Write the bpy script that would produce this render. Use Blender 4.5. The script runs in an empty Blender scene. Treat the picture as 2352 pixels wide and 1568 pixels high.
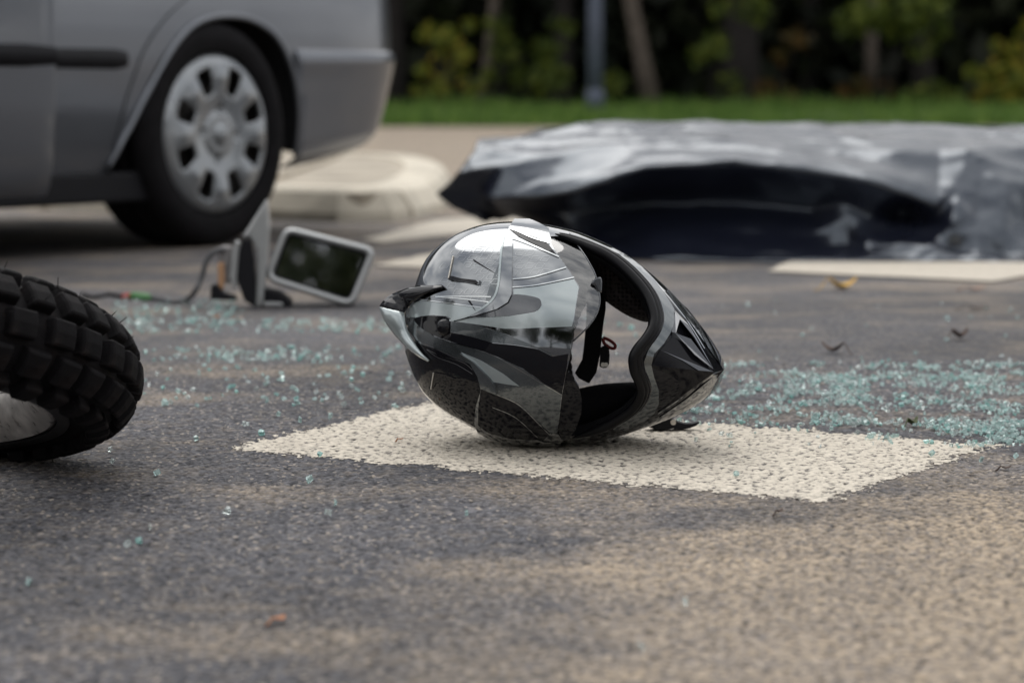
import bpy, bmesh, math, random
import numpy as np
from math import radians, sin, cos, pi, sqrt, atan2
from mathutils import Vector, Matrix, noise
from mathutils.geometry import delaunay_2d_cdt

random.seed(7)
RNG = np.random.default_rng(7)
SC = bpy.context.scene
COL = SC.collection

# ------------------------------------------------------------------ camera
PW, PH = 2352.0, 1568.0            # pixel frame used for measuring the photograph
FPX = 85.0 / 36.0 * PW
YH = 212.0                         # horizon row
CAMH = 0.40
PITCH = math.atan((PH / 2 - YH) / FPX)
CAM = Vector((0, 0, CAMH))
FWD = Vector((0, cos(PITCH), -sin(PITCH)))
UPV = Vector((0, sin(PITCH), cos(PITCH)))
RGT = Vector((1, 0, 0))
cd = bpy.data.cameras.new('camera')
cam = bpy.data.objects.new('camera', cd)
COL.objects.link(cam)
cam.location = CAM
cam.rotation_euler = (pi / 2 - PITCH, 0, 0)
cd.lens = 85.0
cd.sensor_width = 36.0
cd.clip_start = 0.05
cd.clip_end = 2000
cd.dof.use_dof = True
cd.dof.focus_distance = 2.625
cd.dof.aperture_fstop = 5.2
cd.dof.aperture_blades = 0
SC.camera = cam

# ------------------------------------------------------------------ sky, sun, exposure
SUN_EL, SUN_AZ = radians(58), radians(-25)      # azimuth from +Y towards +X
wd = bpy.data.worlds.new('World')
SC.world = wd
wd.use_nodes = True
nt = wd.node_tree
bg = nt.nodes['Background']
sky = nt.nodes.new('ShaderNodeTexSky')
sky.sky_type = 'NISHITA'
sky.sun_disc = False
sky.sun_elevation = SUN_EL
sky.sun_rotation = SUN_AZ
sky.air_density = 1.0
sky.dust_density = 2.0
tc = nt.nodes.new('ShaderNodeTexCoord')
mp = nt.nodes.new('ShaderNodeMapping')
mp.inputs['Scale'].default_value = (1.0, 1.0, 2.2)
nz = nt.nodes.new('ShaderNodeTexNoise')
nz.inputs['Scale'].default_value = 2.6
nz.inputs['Detail'].default_value = 7
nz.inputs['Roughness'].default_value = 0.58
cr = nt.nodes.new('ShaderNodeValToRGB')
cr.color_ramp.elements[0].position = 0.36
cr.color_ramp.elements[0].color = (5.8, 6.1, 6.6, 1)
cr.color_ramp.elements[1].position = 0.66
cr.color_ramp.elements[1].color = (17.5, 17.3, 17.0, 1)
cover = nt.nodes.new('ShaderNodeMapRange')
cover.inputs['From Min'].default_value = 0.30
cover.inputs['From Max'].default_value = 0.50
cover.inputs['To Min'].default_value = 0.72
cover.inputs['To Max'].default_value = 0.97
mx = nt.nodes.new('ShaderNodeMix')
mx.data_type = 'RGBA'
L = nt.links.new
L(tc.outputs['Generated'], mp.inputs['Vector'])
L(mp.outputs['Vector'], nz.inputs['Vector'])
L(nz.outputs['Fac'], cr.inputs['Fac'])
L(nz.outputs['Fac'], cover.inputs['Value'])
L(cover.outputs['Result'], mx.inputs['Factor'])
L(sky.outputs['Color'], mx.inputs['A'])
L(cr.outputs['Color'], mx.inputs['B'])
# overcast skies are about three times brighter overhead than at the horizon
sz = nt.nodes.new('ShaderNodeSeparateXYZ')
L(tc.outputs['Generated'], sz.inputs[0])
grd = nt.nodes.new('ShaderNodeMapRange')
grd.inputs['From Min'].default_value = 0.0
grd.inputs['From Max'].default_value = 1.0
grd.inputs['To Min'].default_value = 0.85
grd.inputs['To Max'].default_value = 1.30
L(sz.outputs['Z'], grd.inputs['Value'])
mg = nt.nodes.new('ShaderNodeMix')
mg.data_type = 'RGBA'
mg.blend_type = 'MULTIPLY'
mg.inputs['Factor'].default_value = 1
L(mx.outputs['Result'], mg.inputs['A'])
L(grd.outputs['Result'], mg.inputs['B'])
L(mg.outputs['Result'], bg.inputs['Color'])
bg.inputs['Strength'].default_value = 0.083

sl = bpy.data.lights.new('sun', 'SUN')
sl.energy = 1.3
sl.angle = radians(45)
sl.color = (1.0, 0.97, 0.93)
so = bpy.data.objects.new('sun', sl)
COL.objects.link(so)
sd = Vector((sin(SUN_AZ) * cos(SUN_EL), cos(SUN_AZ) * cos(SUN_EL), sin(SUN_EL)))
so.rotation_euler = sd.to_track_quat('Z', 'Y').to_euler()
so.location = sd * 30

SC.render.engine = 'CYCLES'
SC.cycles.use_denoising = True
SC.cycles.max_bounces = 8
SC.cycles.transparent_max_bounces = 16
vs = SC.view_settings
vs.view_transform = 'Standard'
vs.look = 'None'
vs.gamma = 1
vs.exposure = 0.15
vs.use_curve_mapping = False


# ------------------------------------------------------------------ measuring helpers
def ray(px, py):
    return FWD + RGT * ((px - PW / 2) / FPX) + UPV * ((PH / 2 - py) / FPX)


def ground(px, py, z=0.0):
    d = ray(px, py)
    return CAM + d * ((z - CAMH) / d.z)


def at(px, py, Y):
    d = ray(px, py)
    return CAM + d * (Y / d.y)


# ------------------------------------------------------------------ object helpers
def tag(o, label=None, cat=None, group=None, kind=None):
    if label: o['label'] = label
    if cat: o['category'] = cat
    if group: o['group'] = group
    if kind: o['kind'] = kind
    return o


def thing(name, label, cat, loc=(0, 0, 0), group=None, rot=None):
    o = bpy.data.objects.new(name, None)
    o.empty_display_size = 0.05
    COL.objects.link(o)
    o.location = loc
    if rot is not None: o.rotation_euler = rot
    return tag(o, label, cat, group)


def root_of(o):
    while o.parent: o = o.parent
    return o


def mesh_data(name, V, Fs, mat, smooth=True):
    me = bpy.data.meshes.new(name)
    me.from_pydata([tuple(v) for v in V], [], [tuple(f) for f in Fs])
    for m in (mat if isinstance(mat, (list, tuple)) else [mat]):
        if m: me.materials.append(m)
    if smooth: me.polygons.foreach_set('use_smooth', [True] * len(me.polygons))
    me.update()
    return me


def mob(name, V, Fs, mat, parent=None, smooth=True, world=True, sharp=None, mids=None):
    """one mesh object; with world=True the vertices are world positions and are made relative to the thing's base"""
    if parent is not None and world:
        org = root_of(parent).location
        V = [Vector(v) - org for v in V]
    me = mesh_data(name, V, Fs, mat, smooth)
    if mids is not None: me.polygons.foreach_set('material_index', mids)
    if sharp is not None: me.set_sharp_from_angle(angle=radians(sharp))
    o = bpy.data.objects.new(name, me)
    COL.objects.link(o)
    if parent is not None: o.parent = parent
    return o


def fix_normals(o):
    bm = bmesh.new()
    bm.from_mesh(o.data)
    bmesh.ops.recalc_face_normals(bm, faces=bm.faces)
    bm.to_mesh(o.data)
    bm.free()
    return o


def bevel(o, w, seg=2, ang=35):
    m = o.modifiers.new('bevel', 'BEVEL')
    m.width = w
    m.segments = seg
    m.limit_method = 'ANGLE'
    m.angle_limit = radians(ang)
    return o


def catmull(P, n=8, closed=False):
    P = [np.array(p, float) for p in P]
    N = len(P)
    out = []
    for i in range(N if closed else N - 1):
        if closed:
            a, b, c, d = P[i - 1], P[i], P[(i + 1) % N], P[(i + 2) % N]
        else:
            a, b, c, d = P[max(i - 1, 0)], P[i], P[i + 1], P[min(i + 2, N - 1)]
        for k in range(n):
            t = k / n
            out.append(0.5 * ((2 * b) + (c - a) * t + (2 * a - 5 * b + 4 * c - d) * t * t + (3 * b - a - 3 * c + d) * t ** 3))
    if not closed: out.append(P[-1])
    return out


def densify(P, step, closed=True):
    P = [np.array(p, float) for p in P]
    out = []
    N = len(P)
    for i in range(N if closed else N - 1):
        a, b = P[i], P[(i + 1) % N]
        n = max(1, int(np.linalg.norm(b - a) / step))
        for k in range(n): out.append(a + (b - a) * k / n)
    if not closed: out.append(P[-1])
    return out


def tube(pts, r, seg=8, cap=True):
    """vertices and faces of a tube through world points; r a number or one per point"""
    P = [Vector(p) for p in pts]
    V, Fs = [], []
    prev = None
    for i, p in enumerate(P):
        t = (P[min(i + 1, len(P) - 1)] - P[max(i - 1, 0)]).normalized()
        if prev is None:
            a = Vector((0, 0, 1)) if abs(t.z) < 0.9 else Vector((1, 0, 0))
            n = t.cross(a).normalized()
        else:
            n = (prev - t * prev.dot(t)).normalized()
        prev = n
        b = t.cross(n)
        ri = r[i] if isinstance(r, (list, tuple)) else r
        for k in range(seg):
            an = 2 * pi * k / seg
            V.append(p + (n * cos(an) + b * sin(an)) * ri)
    for i in range(len(P) - 1):
        for k in range(seg):
            k2 = (k + 1) % seg
            Fs.append((i * seg + k, i * seg + k2, (i + 1) * seg + k2, (i + 1) * seg + k))
    if cap:
        Fs.append(tuple(range(seg - 1, -1, -1)))
        Fs.append(tuple((len(P) - 1) * seg + k for k in range(seg)))
    return V, Fs


def box(c, s, R=None):
    c = Vector(c)
    V = []
    for z in (-1, 1):
        for y in (-1, 1):
            for x in (-1, 1):
                d = Vector((x * s[0] / 2, y * s[1] / 2, z * s[2] / 2))
                V.append(c + (R @ d if R else d))
    return V, [(0, 2, 3, 1), (4, 5, 7, 6), (0, 1, 5, 4), (2, 6, 7, 3), (0, 4, 6, 2), (1, 3, 7, 5)]


def prism(P, d):
    """solid from a planar ring of 3-D points, extruded by vector d"""
    P = [Vector(p) for p in P]
    n = len(P)
    V = P + [p + d for p in P]
    Fs = [tuple(range(n)), tuple(range(2 * n - 1, n - 1, -1))]
    for i in range(n):
        j = (i + 1) % n
        Fs.append((i, i + n, j + n, j))
    return V, Fs


def merge(*parts):
    V, Fs = [], []
    for v, f in parts:
        o = len(V)
        V += list(v)
        Fs += [tuple(i + o for i in q) for q in f]
    return V, Fs


# ------------------------------------------------------------------ materials
def new_mat(name):
    m = bpy.data.materials.new(name)
    m.use_nodes = True
    return m, m.node_tree, m.node_tree.nodes['Principled BSDF']


def bump_noise(t, bsdf, scale, strength, dist, detail=4):
    tcx = t.nodes.new('ShaderNodeTexCoord')
    n = t.nodes.new('ShaderNodeTexNoise')
    n.inputs['Scale'].default_value = scale
    n.inputs['Detail'].default_value = detail
    b = t.nodes.new('ShaderNodeBump')
    b.inputs['Strength'].default_value = strength
    b.inputs['Distance'].default_value = dist
    t.links.new(tcx.outputs['Object'], n.inputs['Vector'])
    t.links.new(n.outputs['Fac'], b.inputs['Height'])
    t.links.new(b.outputs['Normal'], bsdf.inputs['Normal'])
    return n


def simple(name, c, rough=0.5, metal=0.0, coat=0.0, spec=0.5, var=0.0, vscale=20, bump=None, rvar=0.0, coat_r=0.03):
    m, t, b = new_mat(name)
    b.inputs['Base Color'].default_value = (*c, 1)
    b.inputs['Roughness'].default_value = rough
    b.inputs['Metallic'].default_value = metal
    b.inputs['Coat Weight'].default_value = coat
    b.inputs['Coat Roughness'].default_value = coat_r
    b.inputs['Specular IOR Level'].default_value = spec
    if var or rvar:
        tcx = t.nodes.new('ShaderNodeTexCoord')
        n = t.nodes.new('ShaderNodeTexNoise')
        n.inputs['Scale'].default_value = vscale
        n.inputs['Detail'].default_value = 6
        t.links.new(tcx.outputs['Object'], n.inputs['Vector'])
        if var:
            r = t.nodes.new('ShaderNodeMapRange')
            r.inputs['From Min'].default_value = 0.3
            r.inputs['From Max'].default_value = 0.7
            r.inputs['To Min'].default_value = 1 - var
            r.inputs['To Max'].default_value = 1 + var
            mm = t.nodes.new('ShaderNodeMix')
            mm.data_type = 'RGBA'
            mm.blend_type = 'MULTIPLY'
            mm.inputs['Factor'].default_value = 1
            mm.inputs['A'].default_value = (*c, 1)
            t.links.new(n.outputs['Fac'], r.inputs['Value'])
            t.links.new(r.outputs['Result'], mm.inputs['B'])
            t.links.new(mm.outputs['Result'], b.inputs['Base Color'])
        if rvar:
            r = t.nodes.new('ShaderNodeMapRange')
            r.inputs['From Min'].default_value = 0.35
            r.inputs['From Max'].default_value = 0.7
            r.inputs['To Min'].default_value = max(0.0, rough - rvar)
            r.inputs['To Max'].default_value = rough + rvar
            t.links.new(n.outputs['Fac'], r.inputs['Value'])
            t.links.new(r.outputs['Result'], b.inputs['Roughness'])
    if bump: bump_noise(t, b, *bump)
    return m


def fftnoise(ny, nx, cell, wl, seed):
    """unit-variance smooth noise with features about wl metres across"""
    g = np.random.default_rng(seed).normal(size=(ny, nx))
    fy = np.fft.fftfreq(ny, cell)[:, None]
    fx = np.fft.rfftfreq(nx, cell)[None, :]
    k = np.sqrt(fx * fx + fy * fy) * wl
    h = np.fft.irfft2(np.fft.rfft2(g) * np.exp(-(k * 1.1) ** 2) * (1 - np.exp(-(k * 2.5) ** 2)), s=(ny, nx))
    return h / h.std()


# ------------------------------------------------------------------ road
def asphalt_material(name, paint=False):
    m, t, b = new_mat(name)
    N, K = t.nodes, t.links.new
    geo = N.new('ShaderNodeNewGeometry')
    pos = geo.outputs['Position']

    def noi(scale, detail=5, rough=0.55, vec=pos):
        n = N.new('ShaderNodeTexNoise')
        n.inputs['Scale'].default_value = scale
        n.inputs['Detail'].default_value = detail
        n.inputs['Roughness'].default_value = rough
        K(vec, n.inputs['Vector'])
        return n.outputs['Fac']

    def rng(v, a, c, lo=0.0, hi=1.0):
        r = N.new('ShaderNodeMapRange')
        r.inputs['From Min'].default_value = a
        r.inputs['From Max'].default_value = c
        r.inputs['To Min'].default_value = lo
        r.inputs['To Max'].default_value = hi
        K(v, r.inputs['Value'])
        return r.outputs['Result']

    def math_(op, x, y):
        q = N.new('ShaderNodeMath')
        q.operation = op
        for i, s in enumerate((x, y)):
            if isinstance(s, (int, float)): q.inputs[i].default_value = s
            else: K(s, q.inputs[i])
        return q.outputs[0]

    def mix(f, a, c):
        q = N.new('ShaderNodeMix')
        q.data_type = 'RGBA'
        for i, s in (('Factor', f), ('A', a), ('B', c)):
            if isinstance(s, tuple): q.inputs[i].default_value = (*s, 1)
            elif isinstance(s, (int, float)): q.inputs[i].default_value = s
            else: K(s, q.inputs[i])
        return q.outputs['Result']
    vor = N.new('ShaderNodeTexVoronoi')
    vor.inputs['Scale'].default_value = 270
    K(pos, vor.inputs['Vector'])
    sep = N.new('ShaderNodeSeparateColor')
    K(vor.outputs['Color'], sep.inputs['Color'])
    grain = rng(sep.outputs['Red'], 0, 1, 0.0, 1.0)
    asp = mix(grain, (0.027, 0.027, 0.033), (0.104, 0.102, 0.110))
    stone = rng(sep.outputs['Green'], 0.93, 0.96)
    asp = mix(math_('MULTIPLY', stone, 0.8), asp, (0.27, 0.235, 0.20))
    patchy = rng(noi(1.7, 4), 0.35, 0.68, 0.72, 1.3)
    mul = N.new('ShaderNodeMix')
    mul.data_type = 'RGBA'
    mul.blend_type = 'MULTIPLY'
    mul.inputs['Factor'].default_value = 1
    K(asp, mul.inputs['A'])
    K(patchy, mul.inputs['B'])
    asp = mul.outputs['Result']
    # drifts of sandy dust: thick towards the right-hand foreground and in streaks along the road
    sxyz = N.new('ShaderNodeSeparateXYZ')
    K(pos, sxyz.inputs[0])
    mpn = N.new('ShaderNodeMapping')
    mpn.inputs['Scale'].default_value = (1.0, 1.5, 1.0)
    K(pos, mpn.inputs['Vector'])
    streak = noi(2.6, 8, 0.68, mpn.outputs['Vector'])
    near = math_('MULTIPLY', rng(sxyz.outputs['X'], -0.15, 0.45), rng(sxyz.outputs['Y'], 2.75, 1.9))
    far = rng(sxyz.outputs['Y'], 2.9, 5.2, 0.0, 0.065)
    farther = rng(sxyz.outputs['Y'], 6.0, 12.0, 0.0, 0.25)
    bias = math_('ADD', math_('MULTIPLY', near, 0.40), math_('ADD', far, farther))
    dust = rng(math_('ADD', streak, bias), 0.52, 0.80)
    fine = rng(noi(150, 5, 0.75), 0.36, 0.60, 0.08, 1.0)
    dust = math_('MULTIPLY', dust, fine)
    thin = math_('MULTIPLY', rng(noi(34, 4), 0.5, 0.75), 0.20)
    dust = math_('MAXIMUM', dust, thin)
    dustc = mix(noi(60, 3), (0.37, 0.285, 0.195), (0.52, 0.42, 0.30))
    col = mix(math_('MULTIPLY', dust, 0.85), asp, dustc)
    at_ = N.new('ShaderNodeAttribute')
    at_.attribute_name = 'relief'
    rel = at_.outputs['Fac']
    if paint:
        chip = rng(math_('ADD', math_('MULTIPLY', rel, 0.75), math_('MULTIPLY', math_('SUBTRACT', noi(210, 6, 0.8), 0.5), 3.4)), -0.80, 0.05)
        worn = rng(noi(9, 5), 0.60, 0.75, 0.0, 0.35)
        dirt = rng(noi(120, 5), 0.35, 0.70, 0.78, 1.05)
        pc = N.new('ShaderNodeMix')
        pc.data_type = 'RGBA'
        pc.blend_type = 'MULTIPLY'
        pc.inputs['Factor'].default_value = 1
        pc.inputs['A'].default_value = (0.62, 0.56, 0.468, 1)
        K(dirt, pc.inputs['B'])
        pcol = mix(worn, pc.outputs['Result'], (0.38, 0.33, 0.27))
        col = mix(chip, (0.10, 0.092, 0.085), pcol)
        b.inputs['Roughness'].default_value = 0.75
    else:
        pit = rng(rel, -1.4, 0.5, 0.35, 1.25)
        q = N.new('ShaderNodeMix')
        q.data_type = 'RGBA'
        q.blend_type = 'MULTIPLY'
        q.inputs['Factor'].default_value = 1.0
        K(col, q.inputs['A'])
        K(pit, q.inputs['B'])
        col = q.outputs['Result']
        b.inputs['Roughness'].default_value = 0.82
    K(col, b.inputs['Base Color'])
    bp = N.new('ShaderNodeBump')
    bp.inputs['Strength'].default_value = 0.55
    bp.inputs['Distance'].default_value = 0.0022
    K(math_('ADD', noi(310, 4), math_('MULTIPLY', vor.outputs['Distance'], 0.8)), bp.inputs['Height'])
    K(bp.outputs['Normal'], b.inputs['Normal'])
    b.inputs['Specular IOR Level'].default_value = 0.35
    return m


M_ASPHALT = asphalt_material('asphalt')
M_PAINT = asphalt_material('road_paint', paint=True)

GX0, GX1, GY0, GY1, CELL = -0.80, 0.80, 1.50, 3.62, 0.0026
gnx = int((GX1 - GX0) / CELL) + 1
gny = int((GY1 - GY0) / CELL) + 1
gx = np.linspace(GX0, GX1, gnx)
gy = np.linspace(GY0, GY1, gny)
rel = 0.9 * fftnoise(gny, gnx, CELL, 0.0068, 3) + 0.35 * fftnoise(gny, gnx, CELL, 0.016, 4)
rel = np.where(rel > 0.4, 0.4 + (rel - 0.4) * 0.35, rel)
edge = np.minimum(np.minimum(gx - GX0, GX1 - gx)[None, :], np.minimum(gy - GY0, GY1 - gy)[:, None])
fade = np.clip(edge / 0.08, 0, 1)
HGT = rel * 0.0010 * fade + 0.0022 * fade


def add_attr(me, name, arr):
    a = me.attributes.new(name, 'FLOAT', 'POINT')
    a.data.foreach_set('value', np.ascontiguousarray(arr, dtype=np.float32))


def np_mesh(name, V, Q, mat, parent=None, smooth=True):
    me = bpy.data.meshes.new(name)
    me.vertices.add(len(V))
    me.vertices.foreach_set('co', np.ascontiguousarray(V, dtype=np.float32).ravel())
    n = len(Q)
    k = Q.shape[1]
    me.loops.add(n * k)
    me.loops.foreach_set('vertex_index', np.ascontiguousarray(Q, dtype=np.int32).ravel())
    me.polygons.add(n)
    me.polygons.foreach_set('loop_start', np.arange(0, n * k, k, dtype=np.int32))
    if smooth: me.polygons.foreach_set('use_smooth', np.ones(n, dtype=bool))
    me.materials.append(mat)
    me.update(calc_edges=True)
    me.validate()
    o = bpy.data.objects.new(name, me)
    COL.objects.link(o)
    if parent: o.parent = parent
    return o


def ground_h(x, y):
    i = int(round((x - GX0) / CELL))
    j = int(round((y - GY0) / CELL))
    if 0 <= i < gnx and 0 <= j < gny: return float(HGT[j, i])
    return 0.0


XX, YY = np.meshgrid(gx, gy)
Vg = np.stack([XX, YY, HGT], -1).reshape(-1, 3)
idx = np.arange(gny * gnx).reshape(gny, gnx)
Qg = np.stack([idx[:-1, :-1], idx[:-1, 1:], idx[1:, 1:], idx[1:, :-1]], -1).reshape(-1, 4)
RX0, RX1, RY0, RY1 = -40.0, 40.0, -12.0, 28.4
xs = [RX0, GX0, GX1, RX1]
ys = [RY0, GY0, GY1, RY1]
o0 = len(Vg)
V2 = np.array([(x, y, 0.0) for y in ys for x in xs])
Q2 = []
for j in range(3):
    for i in range(3):
        if i == 1 and j == 1: continue
        a = o0 + j * 4 + i
        Q2.append((a, a + 1, a + 5, a + 4))
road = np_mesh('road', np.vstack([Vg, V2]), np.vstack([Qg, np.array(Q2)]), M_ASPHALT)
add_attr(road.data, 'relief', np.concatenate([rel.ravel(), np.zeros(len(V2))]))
tag(road, 'grey asphalt road dusted with sand', kind='structure')


def poly_sd(P, poly):
    """signed distance (positive inside) of points P (n,2) to a polygon"""
    poly = np.array(poly, float)
    d = np.full(len(P), 1e9)
    ins = np.zeros(len(P), bool)
    n = len(poly)
    for i in range(n):
        a, b = poly[i], poly[(i + 1) % n]
        ab = b - a
        t = np.clip(((P - a) @ ab) / (ab @ ab + 1e-20), 0, 1)
        q = a + t[:, None] * ab
        d = np.minimum(d, np.hypot(*(P - q).T))
        c = (a[1] > P[:, 1]) != (b[1] > P[:, 1])
        with np.errstate(divide='ignore', invalid='ignore'):
            xi = a[0] + (P[:, 1] - a[1]) * (b[0] - a[0]) / (b[1] - a[1])
        ins ^= c & (P[:, 0] < xi)
    return np.where(ins, d, -d)


# the painted bar under the helmet, on the same relief as the asphalt
bar = [ground(*p).xy[:] for p in ((510, 1036), (985, 925), (2300, 1026), (1895, 1160))]
sdv = poly_sd(Vg[:, :2], bar).reshape(gny, gnx)
ragged = sdv + 0.007 * fftnoise(gny, gnx, CELL, 0.009, 9) + 0.004 * fftnoise(gny, gnx, CELL, 0.05, 10)
keep = ragged > 0
cellkeep = keep[:-1, :-1] & keep[1:, :-1] & keep[:-1, 1:] & keep[1:, 1:]
cellkeep &= ((rel[:-1, :-1] + rel[1:, 1:]) * 0.5 > -1.7)
qb = Qg[cellkeep.ravel()]
used, inv = np.unique(qb, return_inverse=True)
Vb = Vg[used].copy()
Vb[:, 2] += 0.0006
barob = np_mesh('road_marking', Vb, inv.reshape(-1, 4), M_PAINT)
add_attr(barob.data, 'relief', rel.ravel()[used])
tag(barob, 'worn white painted bar on the asphalt under the helmet', kind='structure')


def marking(pts, label, zz=0.004):
    P = densify([ground(*p).xy[:] for p in pts], 0.05)
    P = [(p[0] + random.uniform(-.006, .006), p[1] + random.uniform(-.006, .006), zz) for p in P]
    o = mob('road_marking', P, [tuple(range(len(P)))], M_PAINT, smooth=False)
    if o.data.polygons[0].normal.z < 0: o.data.flip_normals()
    return tag(o, label, kind='structure')


marking([(1762, 626), (1835, 596), (2520, 606), (2283, 650)], 'white painted bar beside the black tarpaulin')
marking([(858, 613), (1000, 583), (1380, 592), (1260, 630)], 'white painted bar behind the helmet')
marking([(835, 553), (1000, 508), (1215, 494), (1215, 528), (1000, 545), (880, 560)], 'faded white line in front of the traffic island')

# ------------------------------------------------------------------ ground beyond the road
M_SOIL = simple('soil', (0.055, 0.042, 0.03), 0.95, var=0.4, vscale=3)
o = mob('ground', [(-400, -400, -0.06), (400, -400, -0.06), (400, 600, -0.06), (-400, 600, -0.06)], [(0, 1, 2, 3)], M_SOIL, smooth=False)
tag(o, 'bare soil around the road', kind='structure')
# grass bank: rises from the road edge into the wood
M_TURF = simple('turf', (0.05, 0.085, 0.022), 0.95, var=0.45, vscale=2.5)


def bank_z(y):
    t = min(max((y - RY1) / 4.2, 0), 1)
    return 0.01 + 0.17 * t * t * (3 - 2 * t)


V, Fs = [], []
nx, ny = 60, 20
for j in range(ny + 1):
    y = RY1 - 0.15 + (22.0 * (j / ny) ** 1.6)
    for i in range(nx + 1):
        x = -40 + 80 * i / nx
        V.append((x, y, bank_z(y) + 0.05 * noise.noise((x * .5, y * .5, 1.0))))
for j in range(ny):
    for i in range(nx):
        a = j * (nx + 1) + i
        Fs.append((a, a + 1, a + nx + 2, a + nx + 1))
tag(mob('bank', V, Fs, M_TURF), 'grassy bank between the road and the wood', kind='structure')
# kerb along the far side of the road
M_KERB = simple('kerb_concrete', (0.30, 0.28, 0.245), 0.9, var=0.25, vscale=9, bump=(60, 0.4, 0.004))
M_KERB2 = simple('kerb_concrete_pale', (0.56, 0.51, 0.42), 0.9, var=0.25, vscale=6, bump=(60, 0.4, 0.004))
M_SLAB = simple('paving_slab', (0.37, 0.325, 0.26), 0.9, var=0.3, vscale=5, bump=(60, 0.4, 0.004))

# ------------------------------------------------------------------ traffic island behind the car
IH = 0.10
isl_px = [(-900, 392), (-500, 398), (-200, 405), (100, 413), (350, 421), (600, 429), (780, 435), (870, 434), (930, 428), (975, 417), (1005, 402), (1016, 386),
          (1005, 371), (975, 361), (930, 355), (860, 351), (700, 346), (350, 341), (0, 337), (-500, 332), (-900, 328)]
isl = [Vector(p) for p in catmull([ground(px, py, IH).xy[:] for px, py in isl_px], 4, True)]
isl_root = mob('traffic_island', *prism([Vector((p[0], p[1], -0.02)) for p in isl], Vector((0, 0, IH - 0.012 + 0.02))), M_SLAB, smooth=False)
fix_normals(isl_root)
tag(isl_root, 'paved traffic island with pale kerb stones behind the car', kind='structure')
# kerb stones along the rim, each a block of its own
ring = densify([np.array(p) for p in isl], 0.02)
ringc = np.mean(np.array(ring), 0)
stone_len, acc, start = 0.78, 0.0, 0
cuts = [0]
for i in range(1, len(ring)):
    acc += np.linalg.norm(ring[i] - ring[i - 1])
    if acc >= stone_len:
        cuts.append(i)
        acc = 0
for a, b in zip(cuts[:-1], cuts[1:]):
    seg = ring[a:b + 1][::6] + [ring[b]]
    seg = [np.array(s) for s in seg]
    n = []
    for i in range(len(seg)):
        tt = seg[min(i + 1, len(seg) - 1)] - seg[max(i - 1, 0)]
        tt /= np.linalg.norm(tt) + 1e-9
        n.append(np.array((-tt[1], tt[0])))
    if poly_sd(np.array([seg[0] + n[0] * 0.1]), [tuple(p) for p in isl])[0] < 0: n = [-q for q in n]
    g = 0.014
    d0 = (seg[1] - seg[0]); d0 /= np.linalg.norm(d0) + 1e-9
    seg[0] = seg[0] + d0 * g
    d1 = (seg[-2] - seg[-1]); d1 /= np.linalg.norm(d1) + 1e-9
    seg[-1] = seg[-1] + d1 * g
    zt = IH + random.uniform(-.003, .004)
    prof = [(-0.055, -0.02), (-0.050, 0.03), (-0.012, zt - 0.012), (0.015, zt), (0.15, zt), (0.15, -0.02)]
    V, Fs = [], []
    for s, q in zip(seg, n):
        for (dn, z) in prof: V.append((s[0] + q[0] * dn, s[1] + q[1] * dn, z))
    k = len(prof)
    for i in range(len(seg) - 1):
        for j in range(k):
            j2 = (j + 1) % k
            Fs.append((i * k + j, i * k + j2, (i + 1) * k + j2, (i + 1) * k + j))
    Fs.append(tuple(range(k)))
    Fs.append(tuple((len(seg) - 1) * k + j for j in range(k - 1, -1, -1)))
    fix_normals(mob('kerb_stone', V, Fs, M_KERB2, isl_root, smooth=False, world=False))
# paving slabs on top
slab_me = None
ip = [tuple(p) for p in isl]
xsr = np.arange(-6, 0.2, 0.52)
ysr = np.arange(min(p[1] for p in ip), max(p[1] for p in ip), 0.52)
for yy in ysr:
    for xx in xsr:
        c4 = np.array([(xx, yy), (xx + .5, yy), (xx + .5, yy + .5), (xx, yy + .5)])
        if (poly_sd(c4, ip) > 0.16).all() and xx > -4.2:
            if slab_me is None:
                v, f = box((0, 0, 0), (0.485, 0.485, 0.03))
                slab_me = mesh_data('paving_slab', v, f, M_SLAB, False)
            s = bpy.data.objects.new('paving_slab', slab_me)
            COL.objects.link(s)
            s.parent = isl_root
            s.location = (xx + .25, yy + .25, IH - 0.012 + random.uniform(-.002, .003))

# ------------------------------------------------------------------ wood, shrubs, grass
def leaf_mat(name, c1, c2, c3, trans=0.25):
    m, t, b = new_mat(name)
    oi = t.nodes.new('ShaderNodeNewGeometry')
    cr_ = t.nodes.new('ShaderNodeValToRGB')
    e = cr_.color_ramp.elements
    e[0].color = (*c1, 1)
    e[1].color = (*c3, 1)
    k = e.new(0.55)
    k.color = (*c2, 1)
    t.links.new(oi.outputs['Random Per Island'], cr_.inputs['Fac'])
    t.links.new(cr_.outputs['Color'], b.inputs['Base Color'])
    b.inputs['Roughness'].default_value = 0.55
    b.inputs['Specular IOR Level'].default_value = 0.25
    tr = t.nodes.new('ShaderNodeBsdfTranslucent')
    t.links.new(cr_.outputs['Color'], tr.inputs['Color'])
    mxs = t.nodes.new('ShaderNodeMixShader')
    mxs.inputs[0].default_value = trans
    t.links.new(b.outputs[0], mxs.inputs[1])
    t.links.new(tr.outputs[0], mxs.inputs[2])
    t.links.new(mxs.outputs[0], t.nodes['Material Output'].inputs[0])
    return m


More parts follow.
